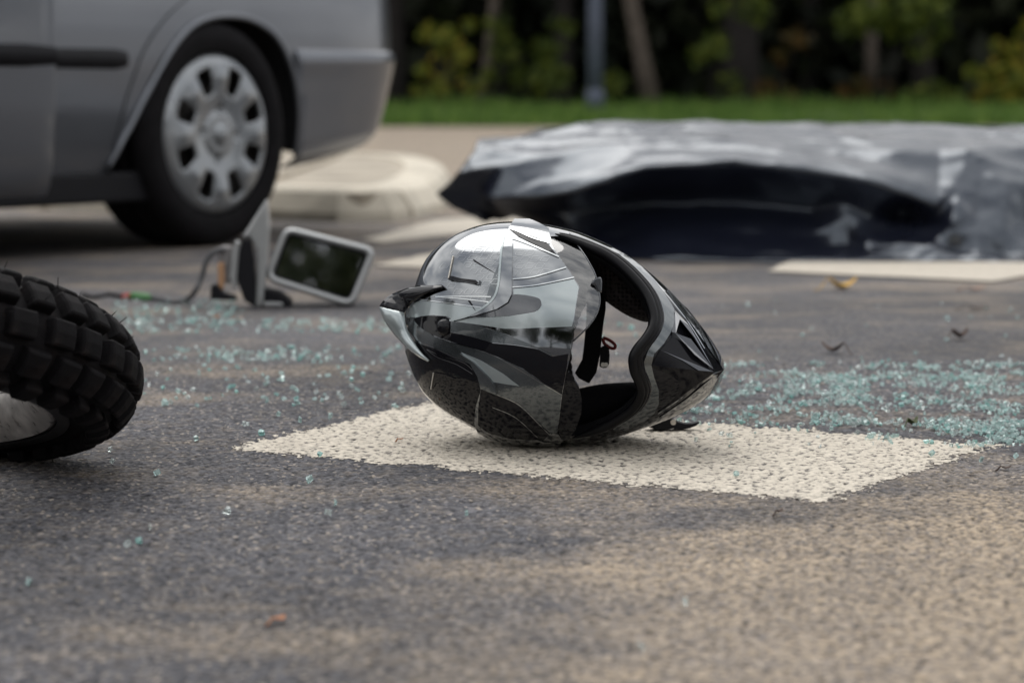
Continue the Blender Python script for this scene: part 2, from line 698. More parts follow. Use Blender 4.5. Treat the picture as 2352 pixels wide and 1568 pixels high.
M_LEAF = leaf_mat('tree_leaf', (0.018, 0.026, 0.010), (0.028, 0.040, 0.014), (0.05, 0.055, 0.02))
M_DEEP = leaf_mat('shaded_wood_leaf', (0.006, 0.009, 0.005), (0.012, 0.016, 0.008), (0.024, 0.028, 0.012), 0.05)  # leaf colours darkened to hold the shade of the wood's depth
M_SHRUB = leaf_mat('shrub_leaf', (0.05, 0.075, 0.018), (0.10, 0.14, 0.026), (0.24, 0.27, 0.045), 0.4)
M_SHRUBY = leaf_mat('yellow_shrub_leaf', (0.08, 0.115, 0.02), (0.20, 0.23, 0.032), (0.40, 0.28, 0.035), 0.4)
M_SHRUBO = leaf_mat('autumn_shrub_leaf', (0.04, 0.045, 0.015), (0.10, 0.07, 0.022), (0.20, 0.09, 0.025), 0.35)
M_GRASS = leaf_mat('grass_blade', (0.06, 0.12, 0.025), (0.12, 0.22, 0.04), (0.24, 0.34, 0.08), 0.4)
M_BARK = simple('bark', (0.022, 0.018, 0.017), 0.95, var=0.4, vscale=14, bump=(26, 0.9, 0.02))
M_BARKP = simple('pale_bark', (0.10, 0.08, 0.066), 0.95, var=0.35, vscale=12, bump=(26, 0.9, 0.02))


def leaf_cloud(centres, n, size, seed, squash=0.75):
    """many leaf-shaped faces spread through clumps: list of (centre, radius)"""
    r = np.random.default_rng(seed)
    w = np.array([c[1] ** 3 for c in centres])
    pick = r.choice(len(centres), n, p=w / w.sum())
    C = np.array([centres[i][0] for i in pick])
    R = np.array([centres[i][1] for i in pick])
    d = r.normal(size=(n, 3))
    d /= np.linalg.norm(d, axis=1)[:, None]
    rad = R * r.uniform(0, 1, n) ** 0.45
    P = C + d * rad[:, None] * np.array([1, 1, squash])
    a = r.normal(size=(n, 3))
    a /= np.linalg.norm(a, axis=1)[:, None]
    b = np.cross(a, r.normal(size=(n, 3)))
    b /= np.linalg.norm(b, axis=1)[:, None]
    s = size * r.uniform(0.6, 1.3, n)[:, None]
    V = np.stack([P - a * s, P + b * s * 0.42, P + a * s, P - b * s * 0.42], 1).reshape(-1, 3)
    Q = np.arange(4 * n).reshape(-1, 4)
    return V, Q


def trunk_geo(h, r0, lean, seed, limbs=5, low=0.45):
    rr = random.Random(seed)
    parts = []
    pts = []
    for i in range(9):
        t = i / 8
        pts.append(Vector((lean[0] * t * h + rr.uniform(-.04, .04) * h * .15 * t, lean[1] * t * h + rr.uniform(-.04, .04) * h * .15 * t, -0.1 + t * h)))
    parts.append(tube(pts, [r0 * (1.25 if i == 0 else 1.0) * (1 - 0.75 * i / 8) for i in range(9)], 10))
    tips = [pts[-1]]
    for k in range(limbs):
        t = low + (0.9 - low) * k / max(1, limbs - 1)
        i = int(t * 8)
        p = pts[i].lerp(pts[min(i + 1, 8)], t * 8 - i)
        an = rr.uniform(0, 2 * pi)
        ln = h * rr.uniform(.18, .3)
        q = [p + Vector((cos(an), sin(an), .75)) * ln * s + Vector((0, 0, .12 * ln * s * s)) for s in (0, .4, .75, 1)]
        rb = r0 * (1 - .75 * t) * .6
        parts.append(tube(q, [rb, rb * .7, rb * .45, rb * .2], 7))
        tips.append(q[-1])
        tips.append(q[2])
    return merge(*parts), tips


def make_tree_data(h, r0, lean, seed, nleaf, lsize, bark, crown_r=1.0, limbs=5, low=.45):
    (v, f), tips = trunk_geo(h, r0, lean, seed, limbs, low)
    tm = mesh_data('trunk', v, f, bark)
    rr = random.Random(seed + 50)
    cl = [((p.x + rr.uniform(-.4, .4), p.y + rr.uniform(-.4, .4), p.z + rr.uniform(-.2, .5)), crown_r * rr.uniform(.7, 1.25)) for p in tips]
    V_, Q_ = leaf_cloud(cl, nleaf, lsize, seed + 9)
    me = bpy.data.meshes.new('crown')
    me.from_pydata(V_.tolist(), [], Q_.tolist())
    me.materials.append(M_LEAF)
    return tm, me


def place_tree(data, loc, rz, sc, label, group, name='tree'):
    t = thing(name, label, 'tree', loc, group)
    t.rotation_euler = (0, 0, rz)
    t.scale = (sc, sc, sc)
    for nm, me in zip(('trunk', 'crown'), data):
        c = bpy.data.objects.new(nm, me)
        COL.objects.link(c)
        c.parent = t
    return t


def gpos(px, Y):
    p = at(px, YH, Y)
    return Vector((p.x, Y, bank_z(Y) - 0.02))


# trunks that show between the shrubs: photo column, distance, trunk radius, lean, bark
tspec = [(1500, 35.0, 0.135, (-0.20, 0.0), M_BARKP, 'pale leaning trunk beside the grey post'),
         (1700, 37.0, 0.30, (0.0, 0.02), M_BARK, 'thick dark upright trunk behind the tarpaulin'),
         (1290, 38.0, 0.17, (0.02, 0.0), M_BARK, 'dark slim trunk just beside the grey post'),
         (1105, 36.0, 0.09, (0.12, 0.0), M_BARKP, 'thin brownish trunk leaning over the grass behind the car bumper'),
         (2000, 35.5, 0.10, (0.0, 0.0), M_BARKP, 'thin brown trunk under bright green leaves'),
         (2120, 39.0, 0.20, (-0.03, 0.0), M_BARK, 'dark trunk deep in the wood near the yellow shrub'),
         (1850, 40.0, 0.18, (0.03, 0.0), M_BARK, 'dark trunk deep in the wood right of the thickest trunk'),
         (900, 38.0, 0.20, (0.02, 0.0), M_BARK, 'dark trunk in the wood behind the car bumper'),
         (500, 38.0, 0.22, (0.0, 0.0), M_BARK, 'dark trunk in the wood behind the car'),
         (2450, 37.0, 0.22, (0.0, 0.0), M_BARK, 'dark trunk in the wood behind the yellow shrub')]
for i, (px, Y, r0, lean, bark, lab) in enumerate(tspec):
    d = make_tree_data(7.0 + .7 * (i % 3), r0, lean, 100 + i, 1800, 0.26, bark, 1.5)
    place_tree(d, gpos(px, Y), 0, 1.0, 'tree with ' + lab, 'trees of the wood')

# trees on the open side of the road: seen mirrored in the helmet, the car and the broken mirror
dd = [make_tree_data(7.5, 0.2, (0.03, 0.02), 300, 7000, 0.17, M_BARK, 1.5, 9, .16), make_tree_data(9.0, 0.24, (-0.02, 0.03), 301, 8000, 0.17, M_BARK, 1.7, 10, .14)]
k = 0
for (x, y, s) in [(-30, -14, 1.1), (-22, -22, 1.05), (-14.5, -27, 0.9), (-7, -29, 1.15), (-1.5, -28, .95), (4.5, -27, .85), (10.5, -26, 1.05), (17, -22, 1.1), (25, -15, 1.05), (31, -5, 1.0), (34, 6, 1.1), (-33, 0, 1.05), (-34, 12, 1.1), (-18, -31, 1.3), (7.5, -32, 1.3), (-4, -34, 1.35), (14, -30, 1.3)]:
    place_tree(dd[k % 2], (x, y, -0.05), k * 1.7, s, 'leafy tree across the road, facing the wood', 'trees across the road')
    k += 1

# the dark inside of the wood, one mass
r = np.random.default_rng(5)
n = 90000
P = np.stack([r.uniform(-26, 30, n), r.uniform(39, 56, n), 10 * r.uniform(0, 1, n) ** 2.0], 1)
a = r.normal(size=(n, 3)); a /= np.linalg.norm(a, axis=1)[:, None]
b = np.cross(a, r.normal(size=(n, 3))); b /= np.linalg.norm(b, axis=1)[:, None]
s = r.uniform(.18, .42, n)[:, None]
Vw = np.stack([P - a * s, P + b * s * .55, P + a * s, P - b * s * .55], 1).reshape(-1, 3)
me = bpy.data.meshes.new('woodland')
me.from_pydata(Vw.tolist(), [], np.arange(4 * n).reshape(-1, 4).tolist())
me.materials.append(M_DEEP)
o = bpy.data.objects.new('woodland', me)
COL.objects.link(o)
tag(o, 'dark dense undergrowth deep inside the wood', 'woodland', kind='stuff')


def shrub(px, Y, clumps, n, size, mat, label, seed):
    """clumps: (photo x, photo y, radius in photo px)"""
    base = gpos(px, Y)
    t = thing('shrub', label, 'shrub', base, 'shrubs at the edge of the wood')
    cl = []
    st = []
    for (cx, cy, cr_) in clumps:
        p = at(cx, cy, Y + random.uniform(-.3, .3))
        cl.append(((p.x - base.x, p.y - base.y, p.z - base.z), cr_ * 1.3 * Y / FPX))
        m_ = (p - base)
        st.append(tube([Vector((0, 0, -.05)), Vector((m_.x * .35, m_.y * .35, m_.z * .55)), m_], [.02, .013, .005], 5))
    v, f = merge(*st)
    mob('stem', v, f, M_BARK, t, world=False)
    V_, Q_ = leaf_cloud(cl, n, size, seed, 0.85)
    me_ = bpy.data.meshes.new('foliage')
    me_.from_pydata(V_.tolist(), [], Q_.tolist())
    me_.materials.append(mat)
    c = bpy.data.objects.new('foliage', me_)
    COL.objects.link(c)
    c.parent = t


shrub(1020, 34.0, [(985, 75, 22), (1030, 85, 26), (1060, 120, 22), (1005, 125, 20), (975, 165, 20), (1050, 165, 22), (1010, 200, 24), (1085, 205, 20), (960, 210, 18), (1075, 60, 16)], 330, .085, M_SHRUBY, 'yellowish green shrub with a few orange leaves right of the car bumper', 1)
shrub(1150, 35.2, [(1160, 110, 34), (1145, 60, 26), (1195, 175, 30), (1130, 180, 26)], 260, .08, M_SHRUB, 'green shrub beside the thin leaning trunk', 2)
shrub(1260, 34.6, [(1255, 120, 32), (1270, 175, 34), (1240, 200, 26), (1290, 60, 24)], 330, .08, M_SHRUB, 'green shrub left of the grey post', 3)
shrub(1390, 34.8, [(1410, 190, 28), (1385, 215, 30)], 170, .07, M_SHRUB, 'low dull shrub right of the grey post', 4)
shrub(1640, 34.8, [(1640, 110, 34), (1600, 130, 22), (1680, 195, 26), (1655, 20, 26), (1730, 20, 36)], 300, .085, M_SHRUB, 'green shrub right of the pale leaning trunk', 5)
shrub(1790, 34.4, [(1800, 225, 26), (1835, 90, 26), (1790, 130, 20), (1760, 210, 26)], 220, .075, M_SHRUBO, 'brownish autumn shrub in front of the thickest trunk', 6)
shrub(2020, 34.2, [(2000, 30, 44), (2070, 45, 48), (2130, 20, 44), (1950, 60, 34), (2150, 70, 28)], 620, .09, M_SHRUB, 'bright green bush above the thin brown trunk', 7)
shrub(1985, 34.6, [(1990, 205, 30), (2030, 215, 28), (1950, 220, 26)], 200, .08, M_SHRUBO, 'low reddish shrub around the thin brown trunk', 8)
shrub(2140, 34.3, [(2120, 120, 26), (2150, 215, 30), (2110, 225, 28)], 200, .08, M_SHRUB, 'sparse green shrub left of the yellow shrub', 9)
shrub(2310, 33.8, [(2300, 165, 32), (2340, 120, 30), (2320, 215, 34), (2265, 195, 22), (2235, 170, 20), (2380, 160, 40), (2345, 175, 30), (2290, 110, 20), (2250, 235, 24), (2370, 70, 26)], 640, .09, M_SHRUBY, 'bright yellow green shrub at the edge of the wood', 10)
shrub(2190, 33.2, [(2175, 245, 26), (2195, 225, 24)], 150, .07, M_SHRUB, 'fresh green tuft growing out of the grass by the yellow shrub', 11)

# grass blades on the bank
r = np.random.default_rng(11)
n = 22000
gxp = r.uniform(-9, 11, n)
gyp = RY1 - 0.1 + 5.2 * r.uniform(0, 1, n) ** 1.3
gz = np.array([bank_z(y) for y in gyp])
hgt = r.uniform(.05, .20, n) * (1 + .5 * np.sin(gxp * 2.1) * np.sin(gyp * 1.3 + gxp))
wid = r.uniform(.008, .016, n)
an = r.uniform(0, 2 * pi, n)
ln = r.uniform(-.05, .05, (n, 2))
b0 = np.stack([gxp - np.cos(an) * wid, gyp - np.sin(an) * wid, gz - .03], 1)
b1 = np.stack([gxp + np.cos(an) * wid, gyp + np.sin(an) * wid, gz - .03], 1)
tp = np.stack([gxp + ln[:, 0], gyp + ln[:, 1], gz + hgt], 1)
Vgr = np.stack([b0, b1, tp], 1).reshape(-1, 3)
o = np_mesh('grass', Vgr, np.arange(3 * n).reshape(-1, 3), M_GRASS, smooth=False)
tag(o, 'green grass on the bank in front of the wood', 'grass', kind='stuff')

# grey post standing in the grass
M_POST = simple('post_steel', (0.085, 0.10, 0.14), 0.45, metal=0.3, var=0.2, vscale=8)
pb = gpos(1367, 31.0)
t = thing('street_post', 'slim grey steel post standing in the grass before the wood', 'post', pb)
v, f = tube([(0, 0, -.1), (0, 0, 1.2), (0, 0, 3.8), (0, 0, 5.5)], [.098, .098, .075, .06], 20)
mob('pole', v, f, M_POST, t, world=False)
v, f = tube([(0, 0, -.05), (0, 0, .30), (0, 0, .33)], [.118, .118, .099], 20)
mob('base_sleeve', v, f, M_POST, t, world=False)
v, f = tube([(0, 0, 5.45), (0, 0, 5.53), (0, 0, 5.56)], [.066, .066, .03], 16)
mob('cap', v, f, M_POST, t, world=False)

# ------------------------------------------------------------------ car (local frame: X towards the tail, Y into the car, Z up, origin under the near rear wheel)
CPHI = radians(57)
CORG = ground(500, 566)
CR = Matrix(((cos(CPHI), -sin(CPHI), 0), (sin(CPHI), cos(CPHI), 0), (0, 0, 1)))
car = thing('car', 'silver saloon car with grey eight-hole wheel covers and its front door ajar', 'car', CORG)
car.rotation_euler = (0, 0, CPHI)


def car_local(px, py, y=0.0):
    """photo pixel -> car x,z on the plane at local depth y"""
    d = CR.transposed() @ ray(px, py)
    o_ = CR.transposed() @ (CAM - CORG)
    t_ = (y - o_.y) / d.y
    q = o_ + d * t_
    return q.x, q.z


def paint_mat(name, c, metal=0.75, rough=0.3):
    m, t_, b_ = new_mat(name)
    b_.inputs['Base Color'].default_value = (*c, 1)
    b_.inputs['Metallic'].default_value = metal
    b_.inputs['Roughness'].default_value = rough
    b_.inputs['Coat Weight'].default_value = 0.7
    b_.inputs['Coat Roughness'].default_value = 0.06
    tcx = t_.nodes.new('ShaderNodeTexCoord')
    n_ = t_.nodes.new('ShaderNodeTexNoise')
    n_.inputs['Scale'].default_value = 3.5
    n_.inputs['Detail'].default_value = 8
    mr = t_.nodes.new('ShaderNodeMapRange')
    mr.inputs['To Min'].default_value = rough - .1
    mr.inputs['To Max'].default_value = rough + .14
    t_.links.new(tcx.outputs['Object'], n_.inputs['Vector'])
    t_.links.new(n_.outputs['Fac'], mr.inputs['Value'])
    t_.links.new(mr.outputs['Result'], b_.inputs['Roughness'])
    return m


M_SILVER = paint_mat('silver_paint', (0.15, 0.16, 0.18))
M_SILVER2 = paint_mat('silver_plastic', (0.136, 0.146, 0.166), 0.6, 0.34)
M_TRIM = simple('black_trim', (0.005, 0.005, 0.007), 0.6, var=0.2, spec=.25)
M_RUBBER = simple('tyre_rubber', (0.006, 0.0055, 0.0065), 0.8, var=0.35, vscale=30, spec=0.15)
M_WELL = simple('wheel_well', (0.006, 0.006, 0.007), 0.9)
M_COVER = paint_mat('wheel_cover', (0.25, 0.265, 0.28), 0.6, 0.26)
M_GLASSD = simple('tinted_window', (0.02, 0.024, 0.026), 0.04, spec=0.6)
M_DISC = simple('brake_steel', (0.05, 0.045, 0.042), 0.6, metal=0.6)

c40 = 0.40626
arch_px = [(640, 925), (700, 830), (755, 710), (800, 600), (850, 500), (900, 400), (950, 310), (1010, 222), (1080, 152), (1160, 110), (1250, 92), (1350, 95), (1430, 117), (1510, 163),
           (1570, 225), (1620, 315), (1660, 425), (1690, 555), (1705, 700), (1708, 880)]
arch = [car_local(x * c40, y * c40) for x, y in arch_px]
arch = [(x, z) for x, z in arch]
arch[0] = (arch[0][0], min(arch[0][1], .19))
arch_poly = [(arch[0][0], 0.0)] + arch + [(arch[-1][0], 0.0)]
WCX = car_local(499, 320, -.005)[0]
WR = 0.292
arch_front = [(x - 2.6 - WCX * 0, z) for x, z in arch_poly]

plan = [(-3.45, .84), (-3.45, .5), (-3.38, .22), (-3.2, .075), (-2.9, .02), (-2.5, 0), (-1.8, -.005), (-1.0, -.005), (-.4, 0), (.2, 0), (.42, .002), (.62, .010), (.79, .035), (.91, .10), (.985, .22), (1.02, .42), (1.035, .84)]
planD = [np.array(p) for p in catmull(plan, 12)]
dl = [planD[0]]
for p in planD[1:]:
    if np.linalg.norm(p - dl[-1]) > 0.018: dl.append(p)
planD = densify(dl, 0.02, closed=False)
NP_ = len(planD)
pn = []
for i in range(NP_):
    tt = planD[min(i + 1, NP_ - 1)] - planD[max(i - 1, 0)]
    tt /= np.linalg.norm(tt)
    pn.append(np.array((-tt[1], tt[0])))          # inward normal


def sweep(zs, inset, sel, mask=None, side=1):
    """body panel: plan curve swept through heights zs with inset(x,z); faces kept where sel/mask allow"""
    ids = {}
    V, Fs = [], []
    nz_ = len(zs)
    for i in range(NP_):
        for j, z in enumerate(zs):
            q = planD[i] + pn[i] * inset(planD[i], z)
            V.append([q[0], q[1], z])
    Vn = np.array(V)
    for i in range(NP_ - 1):
        for j in range(nz_ - 1):
            a_ = i * nz_ + j
            f_ = (a_, a_ + nz_, a_ + nz_ + 1, a_ + 1)
            c = Vn[list(f_)].mean(0)
            if not sel(c): continue
            Fs.append(f_)
    return Vn, Fs


def cut_snap(Vn, Fs, polys):
    """remove faces inside the polygons (x,z) and slide the open edge onto the outline"""
    for poly in polys:
        cc = np.array([Vn[list(f)][:, [0, 2]].mean(0) for f in Fs])
        ins = poly_sd(cc, poly) > 0
        rem = [f for f, k_ in zip(Fs, ins) if k_]
        Fs = [f for f, k_ in zip(Fs, ins) if not k_]
        vr = set(i for f in rem for i in f)
        vk = set(i for f in Fs for i in f)
        P_ = np.array(poly)
        for i in vr & vk:
            p = Vn[i, [0, 2]]
            bd, bq = 1e9, None
            for a_ in range(len(P_)):
                b_ = (a_ + 1) % len(P_)
                ab = P_[b_] - P_[a_]
                t_ = np.clip(((p - P_[a_]) @ ab) / (ab @ ab + 1e-12), 0, 1)
                q = P_[a_] + t_ * ab
                dd_ = np.hypot(*(p - q))
                if dd_ < bd: bd, bq = dd_, q
            if bd < .04:
                Vn[i, 0], Vn[i, 2] = bq
    return Vn, Fs


def compact(Vn, Fs):
    used_ = sorted(set(i for f in Fs for i in f))
    mp_ = {u: k_ for k_, u in enumerate(used_)}
    return [Vector(Vn[u]) for u in used_], [tuple(mp_[i] for i in f) for f in Fs]


def body_inset(p, z):
    return float(np.interp(z, [.15, .2, .26, .35, .46, .55, .62, .75, .88, .95, .99], [.05, .032, .018, .007, .001, 0, .002, .012, .035, .07, .14]))


arch_dense = [tuple(p) for p in densify([np.array(p) for p in catmull(arch, 6)], .01, False)]
arch_polyD = [(arch_dense[0][0], 0.0)] + arch_dense + [(arch_dense[-1][0], 0.0)]
front_arch = [(x - 2.6, z) for x, z in arch_polyD]
zsb = list(np.arange(.19, .99, .02)) + [.99]
DOOR_R, DOOR_F = -0.825, -1.82        # front door span along x
def sel_body(c):
    if c[0] > .352 and c[2] < .50: return False
    if DOOR_F < c[0] < DOOR_R and c[2] > .21: return False
    return True
Vn, Fs = sweep(zsb, body_inset, sel_body)
Vn, Fs = cut_snap(Vn, Fs, [arch_polyD, front_arch])
v1, f1 = compact(Vn, Fs)
# far side mirrored about the middle, without the door gap, and the deck that closes the top
Vn2, Fs2 = sweep(zsb, body_inset, lambda c: not (c[0] > .352 and c[2] < .50))
Vn2, Fs2 = cut_snap(Vn2, Fs2, [arch_polyD, front_arch])
Vn2[:, 1] = 1.68 - Vn2[:, 1]
v2, f2 = compact(Vn2, [tuple(reversed(f)) for f in Fs2])
topv, topf = [], []
for i in range(0, NP_, 3):
    q = planD[i] + pn[i] * .14
    topv += [Vector((q[0], q[1], .99)), Vector((q[0], .84, 1.0)), Vector((q[0], 1.68 - q[1], .99))]
m_ = len(topv) // 3
for i in range(m_ - 1):
    for j in (0, 1): topf.append((3 * i + j, 3 * i + 3 + j, 3 * i + 4 + j, 3 * i + 1 + j))
v, f = merge((v1, f1), (v2, f2), (topv, topf))
body = mob('body', v, f, M_SILVER, car, world=False)
# floor pan and wheel wells
v, f = box((-1.45, .84, .21), (3.4, 1.45, .08))
mob('underbody', v, f, M_WELL, car, world=False, smooth=False)
for wx in (0, -2.6):
    # inner well: an arched tunnel behind the wing
    V, Fs = [], []
    for x, z in arch_dense[::3]:
        V += [Vector((x + wx, .012, z + .004)), Vector((x + wx, .32, z + .06))]
    n_ = len(V) // 2
    for i in range(n_ - 1): Fs.append((2 * i, 2 * i + 1, 2 * i + 3, 2 * i + 2))
    back = [Vector((x + wx, .32, z + .06)) for x, z in arch_dense[::3]] + [Vector((arch_dense[-1][0] + wx, .32, .16)), Vector((arch_dense[0][0] + wx, .32, .16))]
    o_ = len(V)
    V += back
    Fs.append(tuple(range(o_, o_ + len(back))))
    mob('wheel_well', V, Fs, M_WELL, car, world=False, smooth=False)
    # rolled lip round the arch
    lip = [Vector((x + wx, body_inset(None, z) - .002, z)) for x, z in arch_dense if z > .2]
    v, f = tube(lip, .0085, 8)
    mob('arch_lip', v, f, M_SILVER, car, world=False)
# greenhouse: pillars, roof, glass
gh = [(.55, .14, .98), (.05, .27, 1.36), (-.9, .26, 1.42), (-1.55, .27, 1.37), (-2.3, .16, .98)]
V = []
for x, y, z in gh: V += [Vector((x, y, z)), Vector((x, 1.68 - y, z))]
Fs = [(2, 3, 5, 4), (4, 5, 7, 6)]
mob('roof', *merge((V, Fs)), M_SILVER, car, world=False, smooth=False)
for nm, pts in (('rear_window', [0, 1, 3, 2]), ('windscreen', [6, 7, 9, 8])):
    mob(nm, [V[i] for i in pts], [(0, 1, 2, 3)], M_GLASSD, car, world=False, smooth=False)
for sidep in (0, 1):
    mob('side_window', [V[2 * i + sidep] for i in range(5)], [(0, 1, 2, 3, 4)], M_GLASSD, car, world=False, smooth=False)
# rear bumper, proud of the body
def bump_inset(p, z):
    pr = min(max((p[0] - .36) / .6, 0), 1) if p[1] < .5 else 1
    low = .022 + .05 * pr
    return float(np.interp(z, [.19, .215, .26, .34, .44, .485, .508, .522, .53], [low + .05, low, low * .55, low * .25, -.004, -.012, -.008, .006, .035]))
zb = list(np.linspace(.19, .53, 24))
Vn, Fs = sweep(zb, bump_inset, lambda c: c[0] > .340)
for i in range(len(Vn)):      # lower edge climbs towards the tail
    pr = min(max((Vn[i][0] - .36) / .6, 0), 1)
    Vn[i][2] += .055 * pr * (1 - (Vn[i][2] - .19) / .34)
Vn, Fs = cut_snap(Vn, Fs, [arch_polyD])
v1, f1 = compact(Vn, Fs)
v2 = [Vector((q.x, 1.68 - q.y, q.z)) for q in v1]
v, f = merge((v1, f1), (v2, [tuple(reversed(q)) for q in f1]))
bumper = mob('rear_bumper', v, f, M_SILVER2, car, world=False)
sm_ = bumper.modifiers.new('thickness', 'SOLIDIFY'); sm_.thickness = .006
# sill
v, f = merge(box((-1.25, .045, .165), (2.02, .05, .075)))
bevel(mob('sill', v, f, M_TRIM, car, world=False, smooth=False), .008)
# rear door shut line: a narrow groove strip following the photo curve
gpx = [(1085, -40), (1040, 10), (980, 60), (925, 120), (870, 190), (825, 265), (790, 340), (765, 420), (740, 500), (715, 590), (695, 690), (680, 780), (668, 850)]
V, Fs = [], []
for i, (x, y) in enumerate(catmull(gpx, 3)):
    xx, zz = car_local(x * c40, y * c40)
    yy = body_inset(None, zz)
    V += [Vector((xx - .0025, yy - .0015, zz)), Vector((xx + .0025, yy - .0015, zz))]
for i in range(len(V) // 2 - 1): Fs.append((2 * i, 2 * i + 1, 2 * i + 3, 2 * i + 2))
mob('door_gap', V, Fs, M_WELL, car, world=False, smooth=False)
# rubbing strip on the rear door
def strip(x0, x1, z0, z1, nm, par, yoff=0.0, tr=None):
    V, Fs = [], []
    prof = [(.0, 0), (-.012, .12), (-.016, .5), (-.012, .88), (0, 1)]
    n_ = 12
    for i in range(n_ + 1):
        t_ = i / n_
        x = x0 + (x1 - x0) * t_
        e_ = min(1, min(t_, 1 - t_) * n_ / .5 + .55)
        for dy, fz in prof:
            zc = (z0 + z1) / 2
            z = zc + (z0 + (z1 - z0) * fz - zc) * (e_ ** .4)
            V.append(Vector((x, body_inset(None, z) + dy * e_ + yoff, z)))
    k_ = len(prof)
    for i in range(n_):
        for j in range(k_ - 1): Fs.append((i * k_ + j, (i + 1) * k_ + j, (i + 1) * k_ + j + 1, i * k_ + j + 1))
    if tr: V = [tr(q) for q in V]
    return mob(nm, V, Fs, M_TRIM, par, world=False)
sx1, sz1 = car_local(290, 119)
sx0, sz0 = car_local(290, 160)
sz1 += .006
strip(DOOR_R + .01, sx1, sz0, sz1, 'rubbing_strip', car)
# front door, ajar: hinged at its front edge
DA = radians(16)
def swing(q):
    x, y = q.x - DOOR_F, q.y
    return Vector((DOOR_F + x * cos(DA) + y * sin(DA), -x * sin(DA) + y * cos(DA), q.z))
V, Fs = [], []
zd = list(np.linspace(.165, .95, 30))
xd = list(np.linspace(DOOR_F + .008, DOOR_R - .008, 24))
for x in xd:
    for z in zd: V.append(Vector((x, body_inset(None, z) + (.012 if z < .19 else 0), z)))
for i in range(len(xd) - 1):
    for j in range(len(zd) - 1):
        a_ = i * len(zd) + j
        Fs.append((a_, a_ + len(zd), a_ + len(zd) + 1, a_ + 1))
door = mob('front_door', [swing(q) for q in V], Fs, M_SILVER, car, world=False)
door['label'] = 'front door standing slightly open'
sm_ = door.modifiers.new('thickness', 'SOLIDIFY'); sm_.thickness = .07; sm_.offset = 1 if False else -1
bevel(door, .006, 2, 50)
strip(DOOR_F + .05, DOOR_R - .01, sz0, sz1, 'rubbing_strip', door, 0, swing)
v, f = box((-1.36, .16, .58), (1.02, .03, .74))
mob('door_card', [Vector(q) for q in v], f, M_WELL, car, world=False, smooth=False)


def lathe(prof, seg, axis='y'):
    """profile (r, y) turned round the local Y axis"""
    V, Fs = [], []
    k_ = len(prof)
    for i in range(seg):
        an_ = 2 * pi * i / seg
        for r_, y_ in prof: V.append(Vector((r_ * cos(an_), y_, r_ * sin(an_))))
    for i in range(seg):
        i2 = (i + 1) % seg
        for j in range(k_ - 1): Fs.append((i * k_ + j, i * k_ + j + 1, i2 * k_ + j + 1, i2 * k_ + j))
    return V, Fs


# wheel with tyre and a cover of eight openings; outer face at local y = -.01
tyre_prof = [(.190, .205), (.215, .21), (.262, .203), (.285, .19), (WR - .001, .17), (WR, .12), (WR - .004, .118), (WR - .004, .11), (WR, .108), (WR, .062), (WR - .004, .06), (WR - .004, .052), (WR, .05),
             (WR - .001, .026), (.286, .008), (.268, -.006), (.245, -.010), (.222, -.006), (.210, .000), (.206, .012)]
tyre_me = mesh_data('tyre', *lathe(tyre_prof, 96), M_RUBBER)
nr, na = 46, 256
Rr = np.linspace(.0, .209, nr)
V, Fs = [], []


def cover_y(r_):
    return float(np.interp(r_, [0, .02, .03, .052, .058, .075, .10, .15, .185, .198, .209], [-.016, -.016, -.012, -.012, -.006, -.008, -.013, -.016, -.012, -.006, .008]))


def opening(r_, th):
    """8 rounded openings"""
    m__ = (th / (2 * pi) * 8 + .5) % 1 - .5          # -.5..+.5, spoke at +-.5
    y = m__ * 2 * pi / 8 * r_
    w_ = .019 + .013 * (r_ - .10) / .08
    return ((r_ - .142) / .036) ** 4 + (y / max(w_, .006)) ** 4 < 1


def lug(r_, th):
    m__ = (th / (2 * pi) * 4 + .3) % 1 - .5
    y = m__ * 2 * pi / 4 * r_
    return (r_ - .066) ** 2 + y ** 2 < .013 ** 2


for i in range(nr):
    for j in range(na):
        th = 2 * pi * j / na
        yv = cover_y(Rr[i])
        if lug(Rr[i], th): yv += .014
        m__ = (th / (2 * pi) * 8 + .5) % 1 - .5
        if .10 < Rr[i] < .19: yv += .006 * cos(m__ * 2 * pi) * (1 - abs(Rr[i] - .145) / .045)
        V.append(Vector((Rr[i] * cos(th), yv, Rr[i] * sin(th))))
for i in range(nr - 1):
    for j in range(na):
        j2 = (j + 1) % na
        rm, tm = (Rr[i] + Rr[i + 1]) / 2, 2 * pi * (j + .5) / na
        if opening(rm, tm): continue
        Fs.append((i * na + j, (i + 1) * na + j, (i + 1) * na + j2, i * na + j2))
cover_me = mesh_data('wheel_cover', V, Fs, M_COVER)
disc_me = mesh_data('brake_disc', *lathe([(.0, .05), (.14, .05), (.14, .07), (.205, .07), (.206, .02)], 48), M_DISC)
boss_me = mesh_data('centre_cap', *lathe([(0, -.0235), (.016, -.0235), (.024, -.020), (.027, -.012)], 40), M_COVER)


def car_wheel(x, rot, flip=False):
    w_ = bpy.data.objects.new('wheel', tyre_me.copy())
    w_.data.name = 'wheel'
    COL.objects.link(w_)
    w_.parent = car
    w_.location = (x, 1.70 if flip else -.004, WR)
    w_.rotation_euler = (0, rot, pi if flip else 0)
    for nm, me_ in (('wheel_cover', cover_me), ('brake_disc', disc_me), ('centre_cap', boss_me)):
        c = bpy.data.objects.new(nm, me_)
        COL.objects.link(c)
        c.parent = w_
        if nm == 'wheel_cover':
            s_ = c.modifiers.new('thickness', 'SOLIDIFY'); s_.thickness = .012; s_.offset = -1
    return w_


car_wheel(WCX, radians(22.5))
car_wheel(WCX - 2.6, .3)
car_wheel(WCX, .1, True)
car_wheel(WCX - 2.6, .5, True)

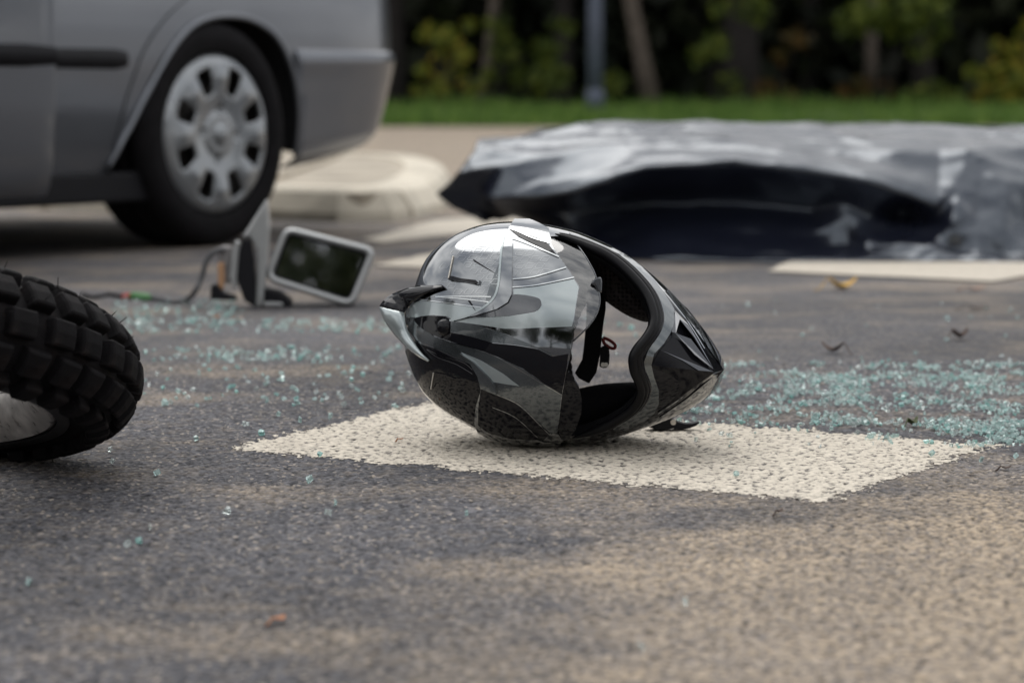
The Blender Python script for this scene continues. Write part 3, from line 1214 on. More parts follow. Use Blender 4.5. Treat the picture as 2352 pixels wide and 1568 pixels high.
# ------------------------------------------------------------------ helmet
# frame: u along the middle line (crown -> chin), v across it, w towards the viewer's side of the shell
HT = radians(9.5)
HPX = (1296.0, 785.0)
HDIST = 2.748
HC = CAM + ray(*HPX) * HDIST
e_c = (CAM - HC).normalized()
e_r = (RGT - e_c * RGT.dot(e_c)).normalized()
e_up = e_c.cross(e_r)
e_u = e_r * cos(HT) - e_up * sin(HT)
e_v = e_r * sin(HT) + e_up * cos(HT)


def hw(u, v, w):
    return HC + e_u * u + e_v * v + e_c * w


def px_uv(px, py, w=0.0):
    d = ray(px, py)
    t_ = ((HC + e_c * w - CAM).dot(e_c)) / d.dot(e_c)
    q = CAM + d * t_ - HC
    return q.dot(e_u), q.dot(e_v)


def A(x, y): return (845.25 + x * .36334, 477.75 + y * .36334)


def B(x, y): return (1231.1 + x * .36331, 477.75 + y * .36331)


top_px = [A(232, 760), A(236, 640), A(270, 500), A(330, 372), A(400, 282), A(500, 198), A(600, 145), A(700, 110), A(820, 90), A(930, 84), A(1060, 95), A(1180, 115), A(1300, 142), B(350, 184), B(480, 242),
          B(600, 315), B(700, 390), B(800, 477), B(900, 582), B(1000, 692), B(1080, 792), B(1140, 882), B(1180, 950), B(1195, 1005)]
bot_px = [A(232, 760), A(233, 880), A(250, 962), A(290, 1072), A(350, 1170), A(430, 1250), A(520, 1312), A(600, 1355), A(680, 1398), A(760, 1440), A(900, 1478), A(1100, 1492), A(1250, 1488), B(300, 1478), B(420, 1466),
          B(540, 1438), B(650, 1402), B(780, 1358), B(900, 1308), B(1000, 1255), B(1090, 1190), B(1150, 1130), B(1185, 1062), B(1195, 1005)]
tu = np.array([px_uv(*p) for p in top_px])
bu = np.array([px_uv(*p) for p in bot_px])
UMIN = min(tu[:, 0].min(), bu[:, 0].min()) - .0005
UMAX = max(tu[:, 0].max(), bu[:, 0].max()) + .0005
UM, UA = (UMIN + UMAX) / 2, (UMAX - UMIN) / 2


def to_phi(u): return np.arccos(np.clip((UM - u) / UA, -1, 1))


def smooth_tab(uv, v0, v1):
    ph = to_phi(uv[:, 0])
    o_ = np.argsort(ph)
    g = np.linspace(0, pi, 400)
    val = np.interp(g, np.concatenate([[0], ph[o_][1:-1], [pi]]), np.concatenate([[v0], uv[o_, 1][1:-1], [v1]]))
    kx = np.exp(-.5 * (np.arange(-24, 25) / 7.0) ** 2)
    kx /= kx.sum()
    pad = np.concatenate([2 * val[0] - val[1:25][::-1], val, 2 * val[-1] - val[-25:-1][::-1]])
    return g, np.convolve(pad, kx, 'valid')


vL = (tu[0, 1] + bu[0, 1]) / 2
vR = (tu[-1, 1] + bu[-1, 1]) / 2
GT, VT = smooth_tab(tu, vL, vR)
_, VB_ = smooth_tab(bu, vL, vR)
FF = [0, .01, .03, .08, .16, .28, .42, .55, .65, .75, .84, .91, .95, .98, 1]
WF = [0, .02, .037, .064, .092, .119, .136, .139, .135, .125, .112, .098, .084, .058, 0]
WB = [0, .02, .037, .064, .092, .118, .136, .142, .14, .13, .11, .085, .062, .04, 0]
gsm = np.linspace(0, pi, 400)


def prof_tab(W_):
    u_ = UM - UA * np.cos(gsm)
    val = np.interp((u_ - UMIN) / (UMAX - UMIN), FF, W_)
    kx = np.exp(-.5 * (np.arange(-30, 31) / 9.0) ** 2); kx /= kx.sum()
    pad = np.concatenate([-val[1:31][::-1], val, -val[-31:-1][::-1]])
    return np.convolve(pad, kx, 'valid')


WFT, WBT = prof_tab(WF), prof_tab(WB)


def sec(u):
    ph = to_phi(u)
    t_, b_ = np.interp(ph, GT, VT), np.interp(ph, GT, VB_)
    f_ = (u - UMIN) / (UMAX - UMIN)
    nexp = np.interp(f_, [0, .55, .8, 1], [2.15, 2.2, 1.9, 1.6])
    return (t_ + b_) / 2, np.maximum((t_ - b_) / 2, 1e-5), np.interp(ph, gsm, WFT), np.interp(ph, gsm, WBT), nexp


def hf(u, v):
    """front surface height"""
    vc, h_, wf, wb, n_ = sec(u)
    q = np.clip(np.abs(v - vc) / h_, 0, .9995)
    return wf * (1 - q ** n_) ** (1 / n_)


def hnorm(u, v):
    e = 8e-4
    du = (hf(u + e, v) - hf(u - e, v)) / (2 * e)
    dv = (hf(u, v + e) - hf(u, v - e)) / (2 * e)
    n_ = Vector((-float(np.clip(du, -6, 6)), -float(np.clip(dv, -6, 6)), 1.0))
    return n_.normalized()


def on(u, v, off=0.0):
    """world point on the shell, lifted by off along its normal"""
    w_ = float(hf(u, v))
    n_ = hnorm(u, v)
    return hw(u + n_.x * off, v + n_.y * off, w_ + n_.z * off)


def p2s(p):
    """photo pixel -> (u,v) where the ray meets the shell"""
    w_ = 0.06
    for _ in range(6):
        u, v = px_uv(*p, w=w_)
        w_ = .5 * w_ + .5 * float(hf(u, v))
    return px_uv(*p, w=w_)


base_pt = ground(1290, 1010)
helmet = thing('motorcycle_helmet', 'scuffed glossy black and grey motorcycle helmet lying on its side on the white marking', 'helmet', base_pt)


def metal_paint(name, c, rough=0.07, metal=1.0, scr=True):
    m, t_, b_ = new_mat(name)
    b_.inputs['Base Color'].default_value = (*c, 1)
    b_.inputs['Metallic'].default_value = metal
    b_.inputs['Roughness'].default_value = rough
    b_.inputs['Coat Weight'].default_value = 1.0
    b_.inputs['Coat Roughness'].default_value = 0.015
    tcx = t_.nodes.new('ShaderNodeTexCoord')
    n_ = t_.nodes.new('ShaderNodeTexNoise')
    n_.inputs['Scale'].default_value = 26
    n_.inputs['Detail'].default_value = 8
    mr = t_.nodes.new('ShaderNodeMapRange')
    mr.inputs['From Min'].default_value = .45
    mr.inputs['From Max'].default_value = .75
    mr.inputs['To Min'].default_value = rough
    mr.inputs['To Max'].default_value = rough + .10
    t_.links.new(tcx.outputs['Object'], n_.inputs['Vector'])
    t_.links.new(n_.outputs['Fac'], mr.inputs['Value'])
    t_.links.new(mr.outputs['Result'], b_.inputs['Roughness'])
    if scr:   # dust specks and hair scratches in the lacquer
        mp_ = t_.nodes.new('ShaderNodeMapping')
        mp_.inputs['Rotation'].default_value = (.4, .9, .3)
        mp_.inputs['Scale'].default_value = (6, 240, 60)
        n2 = t_.nodes.new('ShaderNodeTexNoise')
        n2.inputs['Scale'].default_value = 1.0
        n2.inputs['Detail'].default_value = 3
        t_.links.new(tcx.outputs['Object'], mp_.inputs['Vector'])
        t_.links.new(mp_.outputs['Vector'], n2.inputs['Vector'])
        r2 = t_.nodes.new('ShaderNodeMapRange')
        r2.inputs['From Min'].default_value = .66
        r2.inputs['From Max'].default_value = .76
        r2.inputs['To Min'].default_value = .012
        r2.inputs['To Max'].default_value = .16
        t_.links.new(n2.outputs['Fac'], r2.inputs['Value'])
        t_.links.new(r2.outputs['Result'], b_.inputs['Coat Roughness'])
    return m


M_CROWN = metal_paint('graphite_lacquer', (0.20, 0.21, 0.22), .07)
M_GREY = metal_paint('grey_lacquer', (0.105, 0.118, 0.125), .16, .7)
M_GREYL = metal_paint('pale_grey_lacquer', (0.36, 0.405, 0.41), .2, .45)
M_GREYD = metal_paint('dark_grey_lacquer', (0.06, 0.064, 0.072), .12, .7)
M_BLACK = metal_paint('black_lacquer', (0.008, 0.008, 0.010), .10, 0.0)
M_BLACK.node_tree.nodes['Principled BSDF'].inputs['Specular IOR Level'].default_value = 0.0
M_BLACK.node_tree.nodes['Principled BSDF'].inputs['Coat IOR'].default_value = 1.32
M_LINE = metal_paint('white_print', (0.62, 0.64, 0.64), .1, .8, False)
M_HLINE = metal_paint('pale_print', (0.40, 0.415, 0.425), .1, 1.0, False)
M_LINER = simple('black_liner', (0.005, 0.005, 0.006), 0.9, spec=0.1)
M_GASKET = simple('rubber_gasket', (0.004, 0.004, 0.005), 0.38, spec=0.18)
M_STRAP = simple('strap_webbing', (0.007, 0.007, 0.008), 0.85, spec=0.25, bump=(900, .5, .001))
M_RED = simple('red_tab', (0.22, 0.018, 0.014), 0.6)
M_STEEL = simple('bead_metal', (0.55, 0.52, 0.47), 0.35, metal=1.0)

# smoked sun visor: tinted, see-through, glossy
M_SMOKE, t_, b_ = new_mat('smoked_visor')
tr_ = t_.nodes.new('ShaderNodeBsdfTransparent')
tr_.inputs[0].default_value = (.52, .52, .54, 1)
gl_ = t_.nodes.new('ShaderNodeBsdfGlossy')
gl_.inputs['Roughness'].default_value = .03
fr_ = t_.nodes.new('ShaderNodeFresnel')
fr_.inputs['IOR'].default_value = 2.5
ms_ = t_.nodes.new('ShaderNodeMixShader')
t_.links.new(fr_.outputs[0], ms_.inputs[0])
t_.links.new(tr_.outputs[0], ms_.inputs[1])
t_.links.new(gl_.outputs[0], ms_.inputs[2])
t_.links.new(ms_.outputs[0], t_.nodes['Material Output'].inputs[0])

# mesh fabric of the cheek pads
M_MESH, t_, b_ = new_mat('mesh_fabric')
tcx = t_.nodes.new('ShaderNodeTexCoord')
vo_ = t_.nodes.new('ShaderNodeTexVoronoi')
vo_.inputs['Scale'].default_value = 210
vo_.inputs['Randomness'].default_value = 0.12
mr_ = t_.nodes.new('ShaderNodeMapRange')
mr_.inputs['From Min'].default_value = .28
mr_.inputs['From Max'].default_value = .52
cr_ = t_.nodes.new('ShaderNodeValToRGB')
cr_.color_ramp.elements[0].color = (.004, .004, .005, 1)
cr_.color_ramp.elements[1].color = (.045, .038, .040, 1)
t_.links.new(tcx.outputs['Object'], vo_.inputs['Vector'])
t_.links.new(vo_.outputs['Distance'], mr_.inputs['Value'])
t_.links.new(mr_.outputs['Result'], cr_.inputs['Fac'])
t_.links.new(cr_.outputs['Color'], b_.inputs['Base Color'])
b_.inputs['Roughness'].default_value = .9
bm_ = t_.nodes.new('ShaderNodeBump')
bm_.inputs['Distance'].default_value = .0015
t_.links.new(mr_.outputs['Result'], bm_.inputs['Height'])
t_.links.new(bm_.outputs['Normal'], b_.inputs['Normal'])

eye_px = [B(*p) for p in [(92, 178), (100, 240), (135, 325), (200, 410), (272, 506), (252, 620), (234, 800), (214, 950), (197, 1020), (178, 1150), (162, 1280), (150, 1390), (170, 1432), (230, 1442), (330, 1412),
                          (450, 1362), (560, 1296), (632, 1225), (662, 1150), (648, 1090), (622, 1030), (612, 950), (640, 890), (690, 830), (730, 760), (738, 680), (695, 560), (600, 440), (480, 335), (330, 255), (200, 200), (130, 178)]]
eye = [p2s(p) for p in eye_px]
eyeD = [tuple(p) for p in densify(eye, .003)]
# neck plane: keeps points with NK >= 0
NA, NB = np.array((.172, .012)), np.array((.008, -.142))
nd = (NB - NA) / np.linalg.norm(NB - NA)
NN = np.array((nd[1], -nd[0]))            # points to the crown side
if NN @ (np.array((-.1, 0)) - NA) < 0: NN = -NN

NU, NTH = 230, 320
phs = np.linspace(.012, pi - .012, NU)
us = UM - UA * np.cos(phs)
ths = np.linspace(-pi, pi, NTH, endpoint=False)
Pv = np.zeros((NU, NTH, 3))
for i, u in enumerate(us):
    vc, h_, wf, wb, n_ = sec(u)
    s_, c_ = np.sin(ths), np.cos(ths)
    Pv[i, :, 0] = u
    Pv[i, :, 1] = vc + h_ * np.sign(s_) * np.abs(s_) ** (2 / n_)
    Pv[i, :, 2] = np.where(c_ > 0, wf, wb) * np.sign(c_) * np.abs(c_) ** (2 / n_)
Pf = Pv.reshape(-1, 3)
ii, jj = np.meshgrid(np.arange(NU - 1), np.arange(NTH), indexing='ij')
j2 = (jj + 1) % NTH
QF = np.stack([ii * NTH + jj, (ii + 1) * NTH + jj, (ii + 1) * NTH + j2, ii * NTH + j2], -1).reshape(-1, 4)
cen = Pf[QF].mean(1)
ineye = (poly_sd(cen[:, :2], eyeD) > 0) & (cen[:, 2] > 0)
nk = (cen[:, [0, 2]] - NA) @ NN < 0
keepf = ~(ineye | nk)
Qk = QF[keepf]
vk = np.zeros(len(Pf), bool); vk[Qk.ravel()] = True
vr_ = np.zeros(len(Pf), bool); vr_[QF[ineye].ravel()] = True
eyeb = np.where(vk & vr_)[0]
EA = np.array(eyeD)
for i in eyeb:
    p = Pf[i, :2]
    dd_ = np.hypot(EA[:, 0] - p[0], EA[:, 1] - p[1])
    k_ = dd_.argmin()
    best = (1e9, None)
    for a_, c_ in ((k_ - 1, k_), (k_, (k_ + 1) % len(EA))):
        ab = EA[c_] - EA[a_]
        t__ = np.clip(((p - EA[a_]) @ ab) / (ab @ ab + 1e-15), 0, 1)
        q = EA[a_] + t__ * ab
        if np.hypot(*(q - p)) < best[0]: best = (np.hypot(*(q - p)), q)
    if best[0] < .006:
        Pf[i, :2] = best[1]
        Pf[i, 2] = hf(best[1][0], best[1][1])
vr2 = np.zeros(len(Pf), bool); vr2[QF[nk].ravel()] = True
for i in np.where(vk & vr2 & ~vr_)[0]:
    d_ = (Pf[i, [0, 2]] - NA) @ NN
    Pf[i, 0] -= NN[0] * d_
    Pf[i, 2] -= NN[1] * d_
# inner surface: pushed in along the normal
me_t = bpy.data.meshes.new('t'); me_t.from_pydata(Pf.tolist(), [], QF.tolist())
nrm = np.zeros(len(Pf) * 3, np.float32); me_t.vertices.foreach_get('normal', nrm); nrm = nrm.reshape(-1, 3)
bpy.data.meshes.remove(me_t)
if (nrm * (Pf - np.array((0, 0, 0)))).sum() < 0: nrm = -nrm; Qk = Qk[:, ::-1]
thick = np.interp(Pf[:, 0], [UMIN, -.02, .03, UMAX], [.030, .026, .010, .008])
Pin = Pf - nrm * thick[:, None]


def hloc(P_): return [hw(*p) for p in P_]


def sub(P_, Q_):
    us_, iv = np.unique(Q_, return_inverse=True)
    return P_[us_], iv.reshape(Q_.shape), us_


Ps, Qs, us_ = sub(Pf, Qk)
cenk = Ps[Qs].mean(1)
chin_line = np.array([p2s(B(*p)) for p in [(92, 178), (-60, 60)]])
is_chin = (cenk[:, 0] > .045) & (cenk[:, 0] > .02 + .0 * cenk[:, 1])
shell = mob('shell', hloc(Ps), Qs.tolist(), [M_CROWN, M_BLACK], helmet, mids=[1 if c else 0 for c in is_chin])
Pi, Qi, us2 = sub(Pin, Qk[:, ::-1])
# rim faces joining outer and inner edges
ed = {}
for q in Qk.tolist():
    for a_, b2 in zip(q, q[1:] + q[:1]): ed[(a_, b2)] = ed.get((a_, b2), 0) + 1
bd = [e for e in ed if (e[1], e[0]) not in ed]
mo = {u_: k_ for k_, u_ in enumerate(us_)}
off = len(Pi)
rimV = hloc(Pi) + hloc(Ps)
rimF = Qi.tolist() + [(off + mo[b2], off + mo[a_], mo[a_], mo[b2]) for a_, b2 in bd]
mob('liner', rimV, rimF, M_LINER, helmet)


def resample_uv(poly_px, smooth, step=.0022):
    P_ = [p2s(p) for p in poly_px]
    if smooth: P_ = [tuple(p) for p in catmull(P_, 8, True)]
    P_ = densify(P_, step)
    out = [P_[0]]
    for p in P_[1:]:
        if np.linalg.norm(p - out[-1]) > step * .35: out.append(p)
    if np.linalg.norm(out[0] - out[-1]) < step * .35: out.pop()
    return out


def cdt(poly, step):
    P_ = np.array(poly)
    lo, hi = P_.min(0), P_.max(0)
    gx_, gy_ = np.meshgrid(np.arange(lo[0], hi[0], step), np.arange(lo[1], hi[1], step))
    g_ = np.stack([gx_.ravel(), gy_.ravel()], 1)
    g_ = g_[poly_sd(g_, poly) > step * .55]
    pts_ = [Vector((float(p[0]), float(p[1]))) for p in poly] + [Vector((float(p[0]), float(p[1]))) for p in g_]
    n_ = len(poly)
    r_ = delaunay_2d_cdt(pts_, [(i, (i + 1) % n_) for i in range(n_)], [], 1, 1e-7)
    return [(p.x, p.y) for p in r_[0]], [tuple(f) for f in r_[2]]


def patch(name, poly_px, mat, off=.0006, skirt=.0015, smooth=True, step=.005, parent=None, wfun=None):
    """panel laid on the shell, with an edge that reaches down into it"""
    poly = resample_uv(poly_px, smooth)
    P_, F_ = cdt(poly, step)
    V_ = [on(u, v, off) for u, v in P_]
    # orient towards +w
    F2 = []
    for f in F_:
        a_, b2, c_ = (Vector(P_[f[0]]), Vector(P_[f[1]]), Vector(P_[f[2]]))
        F2.append(f if (b2 - a_).cross(c_ - a_) > 0 else tuple(reversed(f)))
    ed_ = {}
    for f in F2:
        for a_, b2 in zip(f, f[1:] + f[:1]): ed_[(a_, b2)] = 1
    bd_ = [e for e in ed_ if (e[1], e[0]) not in ed_]
    lowid = {}
    for a_, b2 in bd_:
        for k_ in (a_, b2):
            if k_ not in lowid:
                lowid[k_] = len(V_)
                V_.append(on(P_[k_][0], P_[k_][1], off - skirt))
    for a_, b2 in bd_: F2.append((a_, lowid[a_], lowid[b2], b2))
    return mob(name, V_, F2, mat, parent or helmet, sharp=40)


def ribbon(name, pts_px, wd, mat, off=.0009, parent=None, smooth=True, taper=False, many=None):
    lines = many or [pts_px]
    if many and len(many) < 8:      # each line is a piece of its own
        return [ribbon(name, ln_, wd, mat, off, parent, smooth, taper) for ln_ in many][-1]
    V_, F_ = [], []
    for ln_ in lines:
        P_ = [np.array(p2s(p)) for p in ln_]
        if smooth and len(P_) > 2: P_ = catmull(P_, 6)
        P_ = densify(P_, .003, False)
        n_ = len(P_)
        o_ = len(V_)
        for i in range(n_):
            t__ = P_[min(i + 1, n_ - 1)] - P_[max(i - 1, 0)]
            t__ /= np.linalg.norm(t__) + 1e-12
            s_ = np.array((-t__[1], t__[0]))
            k_ = wd / 2 * ((1 - .85 * i / (n_ - 1)) if taper else 1)
            V_ += [on(*(P_[i] - s_ * k_), off), on(*(P_[i] + s_ * k_), off)]
        for i in range(n_ - 1): F_.append((o_ + 2 * i, o_ + 2 * i + 2, o_ + 2 * i + 3, o_ + 2 * i + 1))
    return mob(name, V_, F_, mat, parent or helmet)


def AA(*p): return [A(*q) for q in p]


def BB(*p): return [B(*q) for q in p]


# brow: the raised front section that carries the graphics, up to the eye opening
brow = patch('brow_panel', AA((868, 195), (893, 150), (925, 92), (1020, 92), (1080, 118), (1140, 150), (1150, 240), (1210, 330), (1275, 420), (1333, 508), (1305, 690), (1288, 850), (1258, 1015), (1230, 1160), (1212, 1300),
                              (1196, 1395), (1230, 1450), (1200, 1478), (1100, 1484), (900, 1470), (765, 1432), (705, 1400), (684, 1340), (695, 1240), (726, 1140), (718, 1060), (682, 985), (640, 940), (600, 905), (540, 843), (537, 790), (540, 714),
                              (640, 692), (740, 642), (805, 587), (836, 520), (846, 400), (856, 290)), M_CROWN, off=.0045, skirt=.006, smooth=False, step=.004)
OB = .0052      # prints on the brow sit just above it
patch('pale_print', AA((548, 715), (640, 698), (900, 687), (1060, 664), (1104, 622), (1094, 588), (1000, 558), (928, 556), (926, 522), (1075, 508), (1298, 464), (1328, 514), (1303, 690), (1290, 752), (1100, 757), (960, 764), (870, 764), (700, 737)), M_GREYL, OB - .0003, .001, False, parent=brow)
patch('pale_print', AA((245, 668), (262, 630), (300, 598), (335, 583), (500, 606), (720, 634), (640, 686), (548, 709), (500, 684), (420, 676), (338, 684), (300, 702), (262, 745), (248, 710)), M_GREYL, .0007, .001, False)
patch('swoosh_print', AA((540, 785), (680, 815), (800, 850), (960, 868), (1080, 890), (1165, 935), (1268, 918), (1256, 1012), (1228, 1158), (1120, 1100), (1000, 1012), (800, 922), (640, 870), (545, 842)), M_BLACK, OB, .001, False, parent=brow)
patch('swoosh_print', AA((545, 718), (700, 742), (870, 792), (960, 830), (1060, 872), (1162, 916), (1166, 934), (1080, 891), (960, 869), (800, 851), (680, 816), (541, 783)), M_GREY, OB + .0003, .001, False, parent=brow)
patch('swoosh_print', AA((545, 845), (640, 873), (800, 925), (1000, 1015), (1120, 1103), (1226, 1163), (1210, 1300), (1194, 1388), (1160, 1402), (1060, 1310), (940, 1215), (830, 1165), (825, 1108), (730, 1000), (605, 908)), M_GREY, OB + .0002, .001, False, parent=brow)
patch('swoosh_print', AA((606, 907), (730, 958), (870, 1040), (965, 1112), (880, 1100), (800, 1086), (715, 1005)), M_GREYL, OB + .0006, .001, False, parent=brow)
patch('swoosh_print', AA((625, 695), (720, 682), (830, 648), (898, 606), (925, 558), (1000, 560), (1080, 578), (1100, 605), (1090, 640), (1050, 660), (900, 684), (760, 693)), M_GREYD, OB + .0003, .001, True, parent=brow)
patch('swoosh_print', AA((730, 1128), (826, 1168), (940, 1218), (1060, 1312), (1150, 1402), (1110, 1440), (900, 1430), (770, 1395), (710, 1350), (712, 1240)), M_BLACK, OB, .001, False, parent=brow)
patch('swoosh_print', AA((902, 160), (1000, 190), (1120, 232), (1150, 264), (1190, 316), (1130, 288), (1040, 245), (955, 203)), M_BLACK, OB, .001, False, parent=brow)
# flared ridges either side of the crown vent
patch('ridge', AA((870, 200), (920, 218), (919, 400), (921, 555), (897, 605), (832, 645), (700, 685), (560, 712), (640, 693), (742, 644), (807, 588), (838, 520), (848, 400), (858, 290)), M_CROWN, .0080, .008, False, parent=brow, step=.003)
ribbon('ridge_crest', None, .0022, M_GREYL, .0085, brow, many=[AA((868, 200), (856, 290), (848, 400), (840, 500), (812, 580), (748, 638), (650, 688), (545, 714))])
patch('ridge', AA((606, 912), (690, 965), (790, 1065), (825, 1110), (830, 1160), (735, 1122), (716, 1050), (670, 975)), M_GREY, .0085, .008, False, parent=brow, step=.003)
patch('wing_print', AA((735, 640), (748, 575), (770, 500), (800, 420), (842, 325), (845, 420), (835, 510), (800, 580)), M_GREY, .0009, .0012, False)
patch('swoosh_print', AA((238, 690), (268, 780), (305, 832), (450, 890), (560, 945), (668, 985), (640, 945), (598, 908), (540, 850), (420, 812), (335, 740), (300, 690)), M_GREY, .0009, .0012, False)
patch('lower_dark_reflection', AA((236, 905), (262, 870), (300, 846), (450, 898), (560, 952), (668, 992), (690, 1030), (712, 1075), (718, 1140), (692, 1235), (682, 1330), (690, 1385), (610, 1345), (520, 1298), (430, 1236), (352, 1158), (294, 1060), (256, 960)), M_BLACK, .0006, .001, False)  # dark ground reflection on the lower crown, put into the colour as black
# white pin lines
ribbon('pin_line', None, .0011, M_LINE, OB + .0006, brow, many=[AA((924, 462), (1060, 448), (1250, 394)), AA((922, 512), (1075, 499), (1300, 455)), AA((865, 195), (1020, 250), (1205, 330)), AA((895, 150), (1040, 215), (1150, 245))])
ribbon('pin_line', None, .0010, M_LINE, .0012, many=[AA((430, 560), (600, 560), (780, 562)), AA((430, 562), (600, 575), (775, 596)), AA((330, 578), (500, 600), (725, 630))])
ribbon('pin_line', None, .0006, M_HLINE, .0012, many=[AA((375, 893), (450, 945), (560, 985), (662, 1045)), AA((380, 893), (470, 935), (600, 972), (664, 1020))])
ribbon('pin_line', None, .0006, M_HLINE, OB + .0006, brow, many=[AA((730, 1125), (830, 1165), (960, 1222), (1060, 1315), (1150, 1404)), AA((800, 1240), (940, 1300), (1075, 1420)), AA((545, 846), (800, 925), (1120, 1104), (1226, 1164)),
                                                                AA((800, 851), (950, 866), (1080, 888))])
# honeycomb print: rows of rounded lozenges over the crown and the brow
cells, cells2 = [], []
for rj in range(9):
    for ci in range(9):
        cx = 440 + ci * 72 + (rj % 2) * 36 + (rj * 3)
        cy = 235 + rj * 42 - (cx - 600) * .06
        if ((cx - 700) / 235) ** 2 + ((cy - 385) / 185) ** 2 > 1: continue
        if 510 < cx < 720 and 290 < cy < 490 and cx - 520 < (cy - 290) * 1.0: continue
        hx, hy = 31, 16
        loz = [(cx - hx, cy + 9), (cx - hx * .35, cy - hy), (cx + hx * .75, cy - hy), (cx + hx, cy - 9), (cx + hx * .35, cy + hy), (cx - hx * .75, cy + hy), (cx - hx, cy + 9)]
        (cells if cx < 815 else cells2).append(AA(*loz))
ribbon('honeycomb_print', None, .0003, M_HLINE, .0004, many=cells, smooth=False)
ribbon('honeycomb_print', None, .0003, M_HLINE, OB - .0004, brow, many=[c for c in cells2], smooth=False)
more = []
for rj in range(4):
    for ci in range(3):
        cx, cy = 965 + ci * 62 + (rj % 2) * 31, 300 + rj * 40
        if cy < 260 + (cx - 920) * .35: continue
        more.append(AA((cx - 29, cy + 9), (cx - 10, cy - 16), (cx + 21, cy - 16), (cx + 29, cy - 9), (cx + 10, cy + 16), (cx - 21, cy + 16), (cx - 29, cy + 9)))
if more: ribbon('honeycomb_print', None, .0003, M_HLINE, OB - .0004, brow, many=more, smooth=False)
# crown vents: a dark wedge scoop with a beaded chain across its mouth, one each side
v_up = patch('crown_vent', AA((552, 312), (620, 372), (712, 462), (708, 486), (690, 484), (610, 466), (518, 456), (530, 385)), M_CROWN, .0030, .004, False, step=.003)
patch('scoop', AA((519, 440), (540, 436), (600, 452), (690, 462), (708, 478), (690, 485), (610, 468), (520, 459)), M_BLACK, .0036, .003, False, parent=v_up)
v_dn = patch('crown_vent', AA((425, 1034), (500, 1050), (560, 1075), (520, 1085), (440, 1098), (412, 1138), (408, 1090)), M_BLACK, .0022, .003, False, step=.003)


def beads(p0, p1, n_, r_, par, off_):
    parts = []
    for i in range(n_):
        t__ = (i + .5) / n_
        u, v = p2s((p0[0] + (p1[0] - p0[0]) * t__, p0[1] + (p1[1] - p0[1]) * t__))
        c = on(u, v, off_)
        V_, F_ = [], []
        for a_ in range(5):
            for b2 in range(6):
                th, ph = pi * a_ / 4, 2 * pi * b2 / 6
                V_.append(c + (e_u * (sin(th) * cos(ph)) + e_v * (sin(th) * sin(ph)) + e_c * cos(th)) * r_)
        for a_ in range(4):
            for b2 in range(6): F_.append((a_ * 6 + b2, (a_ + 1) * 6 + b2, (a_ + 1) * 6 + (b2 + 1) % 6, a_ * 6 + (b2 + 1) % 6))
        parts.append((V_, F_))
    V_, F_ = merge(*parts)
    return mob('bead_chain', V_, F_, M_STEEL, par)


beads(A(550, 316), A(522, 452), 17, .0012, v_up, .0036)
beads(A(426, 1036), A(409, 1138), 13, .0011, v_dn, .0026)
ribbon('vent_slit', None, .0016, M_BLACK, .0010, many=[AA((668, 330), (735, 372), (800, 410)), AA((638, 585), (665, 625), (692, 662))], taper=True)
# centre vent pod with its round catch
pod = patch('centre_vent', AA((305, 706), (340, 690), (420, 682), (500, 690), (536, 716), (540, 770), (533, 815), (515, 832), (440, 808), (362, 765)), M_BLACK, .0035, .005, True, step=.003)
patch('vent_frame', AA((385, 720), (440, 712), (470, 730), (455, 775), (420, 775), (380, 762)), M_BLACK, .0062, .004, True, parent=pod)
cu, cv = p2s(A(498, 755))
V_, F_ = [], []
for a_ in range(7):
    for b2 in range(16):
        th, ph = pi * .5 * a_ / 6, 2 * pi * b2 / 16
        V_.append(on(cu, cv, .003) + (e_u * (sin(th) * cos(ph)) + e_v * (sin(th) * sin(ph)) + e_c * (cos(th) * .8)) * .0098)
for a_ in range(6):
    for b2 in range(16): F_.append((a_ * 16 + b2, (a_ + 1) * 16 + b2, (a_ + 1) * 16 + (b2 + 1) % 16, a_ * 16 + (b2 + 1) % 16))
mob('catch', V_, F_, M_BLACK, pod)

# crown fin (spoiler) sticking out past the shell
def finp(x, y, w_):
    u, v = px_uv(*A(x, y), w=w_)
    return hw(u, v, w_)


def surf_w(x, y):
    u, v = p2s(A(x, y))
    return float(hf(u, v))


outer_up = [(77, 623), (95, 596), (120, 572), (155, 548), (190, 531), (260, 508), (330, 497), (400, 490), (470, 487)]
inner_up = [(228, 663), (232, 655), (240, 642), (258, 620), (280, 597), (320, 567), (365, 542), (415, 522), (468, 505)]
outer_dn = [(77, 623), (90, 672), (108, 708), (130, 742), (170, 796), (220, 850), (275, 900), (330, 940), (385, 967)]
inner_dn = [(228, 663), (232, 690), (238, 730), (250, 770), (266, 808), (290, 850), (318, 893), (350, 932), (384, 962)]
def fin_side(outer, inner, drop):
    V_, n_ = [], 5
    for (ox, oy), (ix, iy) in zip(outer, inner):
        wi = surf_w(max(ix, 262), iy) + .006
        wo = wi - drop
        a_ = finp(ox, oy, wo)
        b2 = finp(ix, iy, wi)
        for k_ in range(n_ + 1):
            t__ = k_ / n_
            V_.append(a_.lerp(b2, t__) + e_c * (.004 * sin(pi * t__)))
    m_ = n_ + 1
    F_ = []
    for i in range(len(outer) - 1):
        for k_ in range(n_): F_.append((i * m_ + k_, (i + 1) * m_ + k_, (i + 1) * m_ + k_ + 1, i * m_ + k_ + 1))
    return V_, F_
fin = mob('crown_fin', *fin_side(outer_up, inner_up, .018), M_BLACK, helmet)
s_ = fin.modifiers.new('thickness', 'SOLIDIFY'); s_.thickness = .003; s_.offset = 0
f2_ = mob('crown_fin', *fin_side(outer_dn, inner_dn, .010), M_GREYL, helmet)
s_ = f2_.modifiers.new('thickness', 'SOLIDIFY'); s_.thickness = .003; s_.offset = 0

